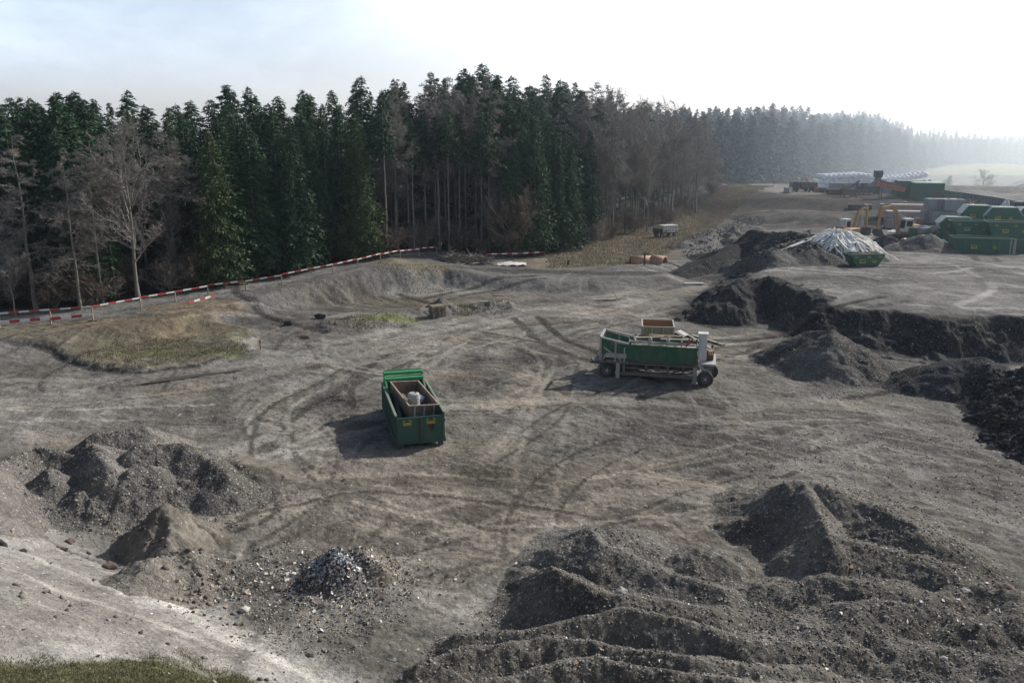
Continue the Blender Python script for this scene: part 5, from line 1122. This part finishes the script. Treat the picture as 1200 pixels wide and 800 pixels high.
# ------------------------------------------------------------------ skips and containers of the far yard
def label_plate(parent, x, y, z, w=.5, h=.38):
    w *= .75; h *= .75 
    mb = MB(); [mb.box((x + s * w * .45, y, z), (w * .12, .014, h)) for s in (-1, 1)]; mb.box((x, y - .001, z - h * .35), (w * .78, .014, h * .25)); mb.box((x, y - .001, z + h * .3), (w * .5, .014, h * .2)); mb.build('emblem', M_label, parent)
def yard_container(kind, loc, rz, label, L=6.4, H=1.7, W=2.4, group='green containers of the far yard', dots=True):
    o = empty('yard_container', loc, rz, label, 'container', group)
    if kind == 'hex':
        prof = [(-L / 2 + .5, 0), (L / 2 - .5, 0), (L / 2, .55 * H), (L / 2 - .75, H), (-L / 2 + .75, H), (-L / 2, .55 * H)]
        mb = MB(); mb.extr(prof, -W / 2, W / 2); mb.build('body', M_green2, o, .03)
        mb = MB()
        for s in (-1, 1): mb = MB(); mb.beam((s * (L / 2 + .03), 0, .56 * H), (s * (L / 2 - .72), 0, H + .02), W + .04, .07); mb.beam((s * (L / 2 + .03), 0, .55 * H), (s * (L / 2 - .3), 0, .12 * H), W * .6, .06); mb.build('end_lid', M_white, o)
    elif kind == 'skip':
        mb = MB(); mb.extr([(-L / 2 + .7, 0), (L / 2 - .7, 0), (L / 2, H), (L / 2 - .1, H), (L / 2 - .75, .1), (-L / 2 + .75, .1), (-L / 2 + .1, H), (-L / 2, H)], -W / 2 + .05, W / 2 - .05)
        for s in (-1, 1): mb.extr([(-L / 2 + .7, 0), (L / 2 - .7, 0), (L / 2, H), (-L / 2, H)], s * (W / 2 - .02) - .025, s * (W / 2 - .02) + .025)
        mb.build('tub', M_green2, o)
        mb = MB(); [mb.box((0, s * W / 2, H + .03), (L + .05, .1, .08)) for s in (-1, 1)]; mb.build('rim', M_greenrim, o)
    else:
        mb = open_box(L, W, H, .07); [mb.box((-L / 2 + .4 + i * (L - .8) / 8, -W / 2 - .035, H / 2), (.12, .07, H - .1)) for i in range(9)] if kind == 'rib' else None; mb.box((0, -W / 2 - .045, H - .06), (L, .09, .13)); mb.box((0, -W / 2 - .045, .08), (L, .09, .15)); mb.build('body', M_green2, o, .01)
        mb = MB(); [mb.box((L / 2 + .05, y_, H / 2), (.1, .12, H)) for y_ in (-W / 2, -W / 6, W / 6, W / 2)]; [mb.box((L / 2 - .1 - .35 * k, -W / 2 - .06, H / 2), (.1, .08, H)) for k in range(2)]; mb.build('end_rib', M_pale, o)
        mb = MB(); [mb.box((0, s * (W / 2), H + .04), (L, .12, .08)) for s in (-1, 1)]; mb.build('rim', M_greenrim, o)
    fy = -W / 2 - (.1 if kind == 'rib' else .06)
    label_plate(o, -L * .16, fy, H * .45, .8, .55)
    if dots: label_plate(o, L * .18, fy, H * .45, .5, .38)
    if kind == 'skip': [label_plate(o, x_, fy, H * .8, .4, .25) for x_ in (-L * .34, L * .02, L * .34)]
    return o
def at(px, Y, z): x, y, _ = PY(px, 260, Y); return (x, y, z)
def gat(px, Y, dz=0): x, y, _ = PY(px, 260, Y); return (x, y, gz(x, y) + dz)
zy = gat(1150, 96)[2]; RC = R(-14)
yard_container('rib', gat(1153, 95), RC, 'long low green container with pale end ribs, bottom front of the stacked containers', 6.3, 1.75)
g2 = gat(1140, 100)[2]
yard_container('box', gat(1140, 100), RC, 'green container mostly hidden behind the long low front one', 5.8, 1.55)
yard_container('skip', at(1140, 99.8, g2 + 1.66), RC, 'green skip with yellow emblems above and left of the long low front container', 5.0, 1.6, 2.3)
g3 = gat(1184, 97)[2]
yard_container('box', gat(1192, 96.5), RC, 'green container at the right edge on the ground beside the long low one', 5.6, 1.55)
yard_container('skip', at(1186, 97, g3 + 1.66), RC, 'green skip with yellow emblems above and right of the long low front container', 5.6, 1.8, 2.3)
for px, Y, lab in [(1142, 105, 'hexagonal green container at the left of the top row, smaller than its neighbour'), (1172, 103.5, 'large hexagonal green container with white lids in the middle of the top row'), (1208, 103, 'hexagonal green container cut off by the right edge of the photo')]:
    g = gat(px, Y)[2]; yard_container('box', at(px, Y, g), RC, 'support container hidden under the ' + lab.split(' container')[0] + ' one' if False else 'shaded green container in the lower back row under the ' + ('left' if px < 1150 else 'middle' if px < 1180 else 'right') + ' hexagonal one', 4.4, 2.1)
    yard_container('hex', at(px, Y, g + 2.2), RC, lab, 3.8 if px < 1150 else 4.2, 2.3)
mb = MB(); 
g = gat(1126, 101.5)[2]; yard_container('hex', at(1119, 103, g + 1.7), RC, 'short hexagonal container with pale panels left of the hexagonal row', 4.0, 1.7); yard_container('box', at(1119, 103, g), RC, 'green container on the ground below the short one with pale panels', 4.2, 1.6)
for k in range(3): o = empty('panel', at(1119 + 5.5 * k, 101.5, g + 1.72), RC, ['leftmost', 'middle', 'rightmost'][k] + ' of the three pale ribbed panels leaning on the short hexagonal container', 'panel', 'pale ribbed panels'); mb = MB(); mb.box((0, -.1, .75), (.38, .06, 1.5)); mb.build('sheet', paint('pale_green', (.30, .42, .30), .6, .4), o); mb = MB(); [mb.box((0, -.15, .2 + .25 * i), (.4, .05, .06)) for i in range(6)]; mb.build('rib', M_pale, o)
yard_container('box', gat(1092, 105), R(-6), 'dark green open container with grey covered load left of the stacked ones', 5.6, 1.7)
for k, px in enumerate((1084, 1097)):
    x, y, z = gat(px, 104.2, 1.2); o = empty('covered_load', (x, y, z), 0, ['left', 'right'][k] + ' grey humped load in the dark green open container', 'load'); lump('cover', M_conc, o, 1.2, .8, .45, 5 + k)
    MB().beam((-1, -.5, .6), (1, -.5, .62), .05).build('strap', M_black, o)
# skip alone in the yard
x, y = P(1011, 313, 2.2); o = yard_container('skip', (x, y, gz(x, y)), R(6), 'lone green skip heaped with debris, in front of the coarse gravel heap', 3.6, 1.2, 1.7, None)
o2 = empty('debris_load', (x, y, gz(x, y) + .75), R(6), 'mixed debris heaped in the lone green skip', 'debris'); lump('heap', M_gravel, o2, 1.35, .7, .28, 9); mb = MB(); [mb.beam((random.uniform(-1.2, .6), random.uniform(-.6, .4), .4), (random.uniform(-.6, 1.3), random.uniform(-.5, .6), .62), .09, .05) for _ in range(9)]; mb.build('scrap_wood', M_wood, o2)
# concrete blocks
for k, (px, Y, lv, w) in enumerate([(1092, 113, 0, 4.2), (1104, 112, 1, 3.6), (1110, 111.5, 0, 3.6), (1100, 113, 2, 4.0), (1114, 112, 2, 2.6), (1092, 113, 1, 2.8)]):
    x, y, z = gat(px, Y); mb = MB(); mb.box((0, 0, .78), (w, 1.4, 1.5)); mb.box((-w / 4, 0, 1.56), (.3, .3, .06)); mb.box((w / 4, 0, 1.56), (.3, .3, .06)); o = mb.build('concrete_block', M_conc, None, .03); o.location = (x, y, z + lv * 1.62); o.rotation_euler.z = R(-5)
    tag(o, ['bottom left', 'second layer right', 'bottom right', 'top left', 'top right', 'second layer left'][k] + ' large block of the grey concrete block stack', 'block', 'large grey concrete blocks')
# long wall
wl = empty('boundary_wall', (0, 0, 0), 0, 'long grey sheet wall running behind the stacked containers to the right edge', 'wall')
wp = [PY(1040, 214, 186), PY(1080, 219, 165), PY(1130, 226, 142), PY(1165, 231, 129), PY(1200, 237, 119), PY(1260, 246, 104)]
mb = MB(); cp = MB()
for a, b in zip(wp, wp[1:]):
    za, zb = gz(a[0], a[1]) - .2, gz(b[0], b[1]) - .2; n = 10
    for i in range(n):
        p = Vector((a[0] + (b[0] - a[0]) * i / n, a[1] + (b[1] - a[1]) * i / n, 0)); q = Vector((a[0] + (b[0] - a[0]) * (i + 1) / n, a[1] + (b[1] - a[1]) * (i + 1) / n, 0)); zz = za + (zb - za) * i / n; tp = a[2] + (b[2] - a[2]) * (i + .5) / n; m_ = (zz + tp) / 2; q2 = p.lerp(q, .97)
        mb.beam((p.x, p.y, m_), (q2.x, q2.y, m_), .12, tp - zz); mb.box((p.x - .12, p.y, m_), (.16, .16, tp - zz))
    cp.beam(a, b, .3, .12)
mb.build('sheeting', M_wall, wl); cp.build('coping', M_conc, wl)
# grey stores wall under the bales and grey wall left
def wallseg(px1, px2, Y, top, label, mat=M_conc, t=.5, Y2=None):
    a = gat(px1, Y, -.2); b = gat(px2, Y2 or Y, -.2); zt = PY(px1, top, Y)[2]; zb = min(a[2], b[2]); o = empty('storage_wall', a, 0, label, 'wall'); mb = MB(); A_ = Vector(a); B_ = Vector(b); n = max(2, int((B_ - A_).length / 1.8))
    for i in range(n):
        p = A_.lerp(B_, i / n); q = A_.lerp(B_, (i + .97) / n); mb.beam(Vector((p.x, p.y, (zt + zb) / 2)) - A_, Vector((q.x, q.y, (zt + zb) / 2)) - A_, t, zt - zb)
    mb.build('blocks', mat, o); mb = MB(); mb.beam(Vector((A_.x, A_.y, zt + .06)) - A_, Vector((B_.x, B_.y, zt + .06)) - A_, t + .2, .1); mb.build('coping', M_pale, o); return o
wallseg(968, 1020, 163, 215, 'light grey block wall in front of the bales, left of the dark tower'); wallseg(1024, 1100, 168, 213.5, 'grey wall right of the dark tower below the bales', M_wall)
# tower
x, y, z = gat(1023.5, 160, -.1); o = empty('dark_tower', (x, y, z), 0, 'narrow dark tower standing in front of the bales', 'tower'); hh = PY(1023, 205, 160)[2] - z
MB().box((0, 0, hh / 2), (.9, .9, hh)).build('shaft', M_black, o); MB().box((0, 0, hh + .2), (1.3, 1.2, 1.2)).build('head', M_black, o); MB().box((.8, 0, hh * .72), (1.6, .5, .35)).build('arm', M_pale, o)
# bales
bm = bpy.data.meshes.new('bale'); mb = MB(); mb.lathe((0, 0, 0), (1, 0, 0), [(-.62, .35), (-.6, .52), (-.5, .64), (-.2, .66), (.2, .65), (.5, .64), (.6, .52), (.62, .35)], 16)
mb.v = [(a * 1.0, b * (1 + .03 * math.sin(9 * a)), c) for a, b, c in mb.v]
mb.v = [(a * .95, b * .84, c * .84) for a, b, c in mb.v]
bp = mb.build('bale', M_bale, None, smooth=True); nb = 0
a0 = PY(952, 221, 172); b0 = PY(1088, 221, 184)
for row in range(3):
    for lay in range(3):
        for i in range(25):
            f = (i + .5 * (lay % 2)) / 24.5
            if lay >= 2 and (i < 2 or (i > 13 and row == 0)): continue
            if f > 1 or (row > 0 and lay < 2): continue
            x = a0[0] + (b0[0] - a0[0]) * f; y = a0[1] + (b0[1] - a0[1]) * f + row * 1.3 + rng.uniform(-.1, .1); nb += 1
            o = bp if nb == 1 else bp.copy()
            if nb > 1: COL.objects.link(o)
            o.location = (x, y, gz(x, y) + .5 + lay * .97 + rng.uniform(-.04, .04)); o.rotation_euler = (rng.uniform(0, 3), 0, R(90) + rng.uniform(-.25, .25)); tag(o, 'white wrapped round bale in the long stack behind the far yard', 'bale', 'white wrapped bales stacked behind the far yard')
# truck and clutter on the left part of the terrace
def truck(loc, rz, label, cabm, bodym, s=1.0):
    o = empty('tipper_truck', loc, rz, label, 'truck'); o.scale = (s, s, s)
    MB().box((-.3, 0, .75), (6.6, .9, .25)).build('chassis', M_steel_d, o)
    c = MB().box((2.6, 0, 1.75), (1.7, 2.3, 1.8), taper=(.85, .95)).build('cab', cabm, o, .06); MB().box((3.38, 0, 2.05), (.05, 1.9, .75), (0, R(-8), 0)).build('windscreen', M_glass, c); [MB().box((2.75, s_ * 1.13, 2.1), (.8, .05, .6)).build('window', M_glass, c) for s_ in (-1, 1)]
    mb = MB(); mb.box((-1.1, 0, 1.1), (4.6, 2.3, .15)); [mb.box((-1.1, s_ * 1.12, 1.75), (4.6, .08, 1.2)) for s_ in (-1, 1)]; [mb.box((x_, 0, 1.75), (.08, 2.16, 1.2)) for x_ in (-3.36, 1.16)]; [mb.box((-3 + i * .75, -1.18, 1.75), (.1, .06, 1.15)) for i in range(6)]; mb.build('tipper_body', bodym, o)
    for x_ in (2.4, -1.3, -2.5):
        for s_ in (-1.0, 1.0): wheel(o, (x_, s_, .5), .5, .3)
    return o
truck(gat(938, 163), R(-170), 'dark tipper truck on the terrace left of the bales', M_black, M_steel_d, .75)
truck(gat(1158, 118, .8), R(160), 'truck with white cab and dark body behind the hexagonal containers', M_white, M_black, .8)
for (px, Y, c, lab) in [(921, 160, M_pale, 'pale machine part at the left end of the terrace'), (955, 161, M_orange, 'small orange box right of the dark truck'), (962, 160, M_steel_d, 'small dark box right of the orange one')]:
    x, y, z = gat(px, Y); o = empty('crate', (x, y, z), rng.uniform(0, 1), lab, 'crate'); MB().box((0, 0, .5), (1.2, 1.0, .9)).build('body', c, o); mb = MB(); [mb.box((a, b, .5), (.08, .08, 1.02)) for a in (-.6, .6) for b in (-.5, .5)]; mb.build('frame', M_steel_d, o)
x, y, z = gat(946, 168); o = empty('excavator', (x, y, z), R(200), 'small distant digger with tan body just left of the bales', 'excavator')
def digger(o, s=1.0, mats=None, arm=((.6, 1.5), (1.5, 3.6), (2.6, 4.3), (3.6, 4.05), (3.75, 1.6)), cabside=1):
    my = mats or M_yellow; o.scale = (s, s, s)
    for sy in (-1, 1):
        mb = MB(); mb.extr([(-1.6, .12), (-1.3, 0), (1.3, 0), (1.6, .12), (1.75, .4), (1.6, .66), (1.3, .78), (-1.3, .78), (-1.6, .66), (-1.75, .4)], sy * 1.0 - .25, sy * 1.0 + .25); t = mb.build('track', M_rubber, o); mb = MB(); [mb.tube((x_, sy * 1.0 - .28, .38), (x_, sy * 1.0 + .28, .38), .2, n=10) for x_ in (-1.2, -.4, .4, 1.2)]; mb.build('track_wheel', M_steel_d, t)
    MB().box((0, 0, .65), (1.4, 1.5, .4)).build('undercarriage', M_steel_d, o)
    mb = MB(); mb.box((-.75, 0, 1.45), (2.3, 2.4, .95)); mb.box((-1.7, 0, 1.4), (.5, 2.3, .8)); mb.box((-1.1, .4, 2.0), (.9, 1.2, .2)); mb.build('engine_house', my, o, .08)
    c = MB().box((.25, cabside * .72, 2.05), (1.25, .95, 1.55), taper=(.85, .92)).build('cab', M_white, o, .05)
    MB().box((.86, cabside * .72, 2.2), (.06, .8, 1.0), (0, R(-7), 0)).build('windscreen', M_glass, c); [MB().box((.25, cabside * .72 + q, 2.3), (.85, .04, .7)).build('side_window', M_glass, c) for q in (-.47, .47)]
    MB().box((.2, cabside * .72, 2.87), (1.15, .95, .08)).build('cab_roof', M_white, c)
    p = [Vector((a, -.15 * cabside, b)) for a, b in arm]; mb = MB()
    for k in range(3): mb.beam(p[k], p[k + 1], .28, .40 - .06 * k)
    mb.build('boom', my, o); MB().beam(p[3] + Vector((-.1, 0, .25)), p[4], .24, .28).build('stick', my, o)
    mb = MB(); mb.tube(p[0] + Vector((.4, .3, -.1)), p[1] + Vector((.25, .3, -.2)), .07); mb.tube(p[0] + Vector((.4, -.3, -.1)), p[1] + Vector((.25, -.3, -.2)), .07); mb.tube(p[2] + Vector((0, 0, .35)), p[3] + Vector((0, 0, .45)), .08); mb.build('hydraulic_ram', M_steel, o)
    q = p[4]; mb = MB(); mb.extr([(q.x - .15, q.z + .1), (q.x + .25, q.z), (q.x + .35, q.z - .5), (q.x, q.z - .95), (q.x - .75, q.z - .85), (q.x - .45, q.z - .4)], -.55 - .15 * cabside, .55 - .15 * cabside); mb.build('bucket', M_steel_d, o)
digger(o, .6, M_wood)
x, y, z = gat(996, 104.5); o = empty('excavator', (x, y, z), R(38), 'orange yellow excavator on the left, its arm raised behind the white strips', 'excavator'); digger(o, 1.0)
x, y, z = gat(1061, 106); o = empty('excavator', (x, y, z), R(192), 'orange yellow excavator on the right with pale cab, arm reaching left', 'excavator'); digger(o, 1.0, None, ((.6, 1.5), (1.2, 3.6), (2.2, 4.4), (3.6, 4.15), (3.8, 1.6)), 1)
# orange conveyor, green sheds, light beams
x, y, z = gat(1040, 148); o = empty('orange_conveyor', (x, y, z), R(-8), 'orange sloping conveyor body right of the dark tower', 'conveyor')
MB().beam((-2.2, 0, 2.5), (2.2, 0, 1.5), 1.6, .9).build('body', M_orange, o); mb = MB(); mb.beam((-2.1, -.85, 3.0), (2.2, -.85, 2.0), .08, .25); mb.build('side_rail', M_rust, o); [MB().beam((x_, s * .7, 0), (x_, s * .7, h_), .15).build('leg', M_steel_d, o) for x_, h_ in ((-1.7, 2.0), (1.8, 1.2)) for s in (-1, 1)]
for (px, Y, w, h, lab, rf) in [(1061, 152, 4.6, 2.9, 'dark green shed like container left of the one with a light green roof', M_green2), (1082, 148, 4.8, 3.3, 'green shed like container with light green roof', paint('light_green_roof', (.35, .55, .42), .5, .2))]:
    x, y, z = gat(px, Y); o = empty('green_shed', (x, y, z), R(-12), lab, 'shed'); mb = MB(); mb.box((0, 0, h / 2), (w, 3, h)); [mb.box((-w / 2 + .3 + i * (w - .6) / 8, -1.53, h / 2), (.14, .08, h - .2)) for i in range(9)]; mb.build('wall', M_green2, o); MB().box((0, 0, h + .08), (w + .1, 3.1, .14)).build('roof', rf, o); MB().box((w * .25, -1.6, 1.1), (1.6, .05, 2.1)).build('door', M_steel_d, o)
for (px, py, Y, L, lab) in [(1062, 238, 128, 7.5, 'long pale pinkish slab stack behind the excavators'), (1075, 244, 122, 8.5, 'long grey slab lying below the pinkish slab stack')]:
    x, y, z = PY(px, py, Y); zg = gz(x, y); o = empty('slab_stack', (x, y, zg), R(-10), lab, 'slabs'); mb = MB(); [mb.box((0, 0, .25 + .5 * i), (L - .2 * (i % 2), 1.8, .44)) for i in range(max(2, int((z - zg) / .5)))]; mb.build('slab', M_pale if 'pink' not in lab else paint('pinkish_slab', (.42, .34, .31), .8, .4), o); mb = MB(); [mb.box((x_, -.95, .5), (.1, .06, 1.0)) for x_ in (-L / 3, L / 3)]; mb.build('bearer', M_steel_d, o)
# scrap behind
x, y, z = gat(1127, 124, 1.6); o = empty('scrap_heap', (x, y, z - 1.6), 0, 'tangled dark scrap metal heap behind the concrete blocks', 'scrap'); lump('core', M_steel_d, o, 2.6, 1.6, 1.7, 31); mb = MB(); [mb.beam((random.uniform(-2.6, 2), random.uniform(-1, 1), random.uniform(1.2, 3.2)), (random.uniform(-2, 2.6), random.uniform(-1, 1), random.uniform(2, 3.8)), .14, .1) for _ in range(40)]; mb.build('bars', M_rust, o)
x, y, z = gat(1175, 118, 0); o = empty('tank', (x, y, z), 0, 'white round tank top behind the middle hexagonal container', 'tank'); lump('shell', M_white, o, .9, .9, 2.2, 4); MB().box((2, 0, 3.4), (1.8, .8, 1.4)).build('pump', M_steel_d, o)
# more plant standing about the upper yard
def plant(px, Y, rz, label, cols, w=3.0):
    x, y, z = gat(px, Y); o = empty('sorting_plant', (x, y, z), rz, label, 'plant')
    MB().box((0, 0, 1.0), (w, 1.5, 1.1)).build('hopper', cols[0], o, .03); mb = MB(); mb.beam((-w * .6, 0, .5), (w * .9, 0, 2.9), .5, .2); mb.build('conveyor', cols[1], o)
    [MB().box((a, b, .25), (.14, .14, .5)).build('leg', M_steel_d, o) for a in (-w * .4, w * .4) for b in (-.6, .6)]; [MB().beam((w * .75, q, 0), (w * .75, q, 2.4), .1).build('leg', M_steel_d, o) for q in (.2, -.2)]
    MB().box((-w * .3, -.3, 1.85), (.8, .7, .6)).build('motor_box', cols[2], o, .02)
plant(1012, 158, .3, 'low dark sorting plant left of the dark tower', (M_steel_d, M_steel, M_green2)); plant(1052, 156, -.5, 'green sorting plant with raised conveyor right of the orange conveyor', (M_green2, M_steel_d, M_orange))
plant(990, 150, .1, 'small brown plant on the dark slope left of the tower', (M_rust, M_steel_d, M_steel), 2.2); plant(1190, 110, .4, 'dark plant with conveyor behind the right hand hexagonal container', (M_steel_d, M_rust, M_white), 3.4); plant(1070, 112, 2.8, 'low grey plant between the right hand excavator and the concrete blocks', (M_steel, M_pale, M_yellow), 2.4)
for (px, Y, w, h, col, lab) in [(1006, 140, 3.4, .8, M_steel_d, 'flat dark container on the slope behind the left hand excavator'), (1075, 134, 4.2, 1.4, M_green2, 'low green box container right of the orange conveyor'), (975, 156, 2.6, 1.0, M_rust, 'rusty low box on the dark slope'), (1098, 128, 3.0, 1.5, M_orange, 'dull orange box beside the long grey wall'), (1140, 124, 3.4, 1.4, M_steel_d, 'dark box container in front of the long grey wall')]:
    x, y, z = gat(px, Y); o = empty('storage_box', (x, y, z), R(-10), lab, 'box'); mb = open_box(w, 1.8, h, .07); [mb.box((-w / 2 + .2 + i * (w - .4) / 6, -.93, h / 2), (.09, .06, h - .06)) for i in range(7)]; mb.build('shell', col, o); rim(w, 1.8, h, .1).build('rim', M_pale, o)
# trees beyond the wall
for (px, top, Y, lab, w) in [(1152, 199, 260, 'round bare tree beyond the long grey wall', 1.5), (1112, 206, 250, 'small bare tree beyond the wall, left of the round one', 1.2)]:
    x, y, _ = PY(px, 215, Y); z = gz(x, y); Ht = PY(px, top, Y)[2] - z; tree('bare_tree', BRD[0], BTK[0], x, y, Ht, 18, None, lab, 'tree', None, w, z)
x, y, _ = PY(1200, 220, 300); z = gz(x, y); o = empty('white_building', (x, y, z), R(-10), 'white building at the right edge beyond the long wall', 'building'); hb = PY(1200, 219, 300)[2] - z
MB().box((0, 0, hb / 2), (9, 7, hb)).build('wall', M_white, o); mb = MB(); mb.extr([(-5, hb), (5, hb), (0, hb + 2.2)], -3.8, 3.8); mb.build('roof', M_conc, o); [MB().box((x_, -3.52, hb * .6), (1, .06, 1.2)).build('window', M_glass, o) for x_ in (-2.5, 0, 2.5)]
# ------------------------------------------------------------------ haze, sky, sun
SUN_AZ, SUN_EL = math.atan2(.80, .60), R(31)      # measured from +Y towards +X
sd_ = Vector((math.sin(SUN_AZ) * math.cos(SUN_EL), math.cos(SUN_AZ) * math.cos(SUN_EL), math.sin(SUN_EL)))
ld = bpy.data.lights.new('sun', 'SUN'); ld.energy = 5.0; ld.angle = R(.6); ld.color = (1, .965, .92); lo = bpy.data.objects.new('sun', ld); COL.objects.link(lo); lo.rotation_euler = sd_.to_track_quat('Z', 'Y').to_euler()
w = bpy.data.worlds.new('World'); scene.world = w; w.use_nodes = True; nt = w.node_tree; bg = nt.nodes['Background']
sky = nt.nodes.new('ShaderNodeTexSky'); sky.sky_type = 'NISHITA'; sky.sun_disc = False; sky.sun_elevation = SUN_EL; sky.sun_rotation = SUN_AZ; sky.dust_density = 2.5; sky.air_density = 1.0; sky.ozone_density = 2.0
tc = nt.nodes.new('ShaderNodeTexCoord'); mp = nt.nodes.new('ShaderNodeMapping'); mp.inputs['Scale'].default_value = (1, 1, 3.2); nt.links.new(tc.outputs['Generated'], mp.inputs[0])
sx = nt.nodes.new('ShaderNodeSeparateXYZ'); nt.links.new(tc.outputs['Generated'], sx.inputs[0])
cn = noise(nt, 3.2, 7, .62, mp.outputs[0], .3)
dt = N(nt, 'ShaderNodeVectorMath', operation='DOT_PRODUCT'); nt.links.new(tc.outputs['Generated'], dt.inputs[0]); dt.inputs[1].default_value = tuple(sd_)
toward = mapr(nt, dt.outputs['Value'], .35, .85, 0, 1)                     # bright milky air around the sun
band = mapr(nt, sx.outputs[2], .12, .42, 1, 0)                              # haze layer low in the sky
milk = mathn(nt, 'MULTIPLY', band, mathn(nt, 'ADD', .72, mathn(nt, 'MULTIPLY', toward, .55)))
milk = mathn(nt, 'ADD', milk, mathn(nt, 'MULTIPLY', mapr(nt, cn.outputs[0], .4, .65, -.16, .16), band), clamp=True)
warm = mixc(nt, toward, (10.6, 12.6, 15.4), (17, 17.2, 17.6))
cl = mixc(nt, milk, sky.outputs[0], warm); nt.links.new(cl, bg.inputs[0]); bg.inputs[1].default_value = .095
mb = MB(); mb.box((0, 700, 22), (3600, 2400, 84)); hz = mb.build('haze', None); hz.data.materials.clear()
m = bpy.data.materials.new('haze'); m.use_nodes = True; nt = m.node_tree; nt.nodes.remove(nt.nodes['Principled BSDF']); vs = nt.nodes.new('ShaderNodeVolumeScatter'); vs.inputs['Color'].default_value = (.72, .86, 1, 1); vs.inputs['Anisotropy'].default_value = .55
g_ = nt.nodes.new('ShaderNodeNewGeometry'); dp = N(nt, 'ShaderNodeVectorMath', operation='DOT_PRODUCT'); nt.links.new(g_.outputs['Position'], dp.inputs[0]); dp.inputs[1].default_value = (.5, .8, 0)   # thicker towards the valley
nt.links.new(mapr(nt, dp.outputs['Value'], 75, 330, .0002, .0022), vs.inputs['Density'])
nt.links.new(vs.outputs[0], nt.nodes['Material Output'].inputs['Volume']); hz.data.materials.append(m); tag(hz, 'thin morning haze over the site', 'haze', kind='structure')
scene.view_settings.view_transform = 'Standard'; scene.view_settings.look = 'None'; scene.view_settings.exposure = 0; scene.view_settings.gamma = 1
c = scene.cycles; c.volume_step_rate = 3.0; c.volume_max_steps = 32; c.max_bounces = 5; c.diffuse_bounces = 3; c.glossy_bounces = 2; c.volume_bounces = 1; c.transmission_bounces = 3; c.transparent_max_bounces = 4; c.use_denoising = True
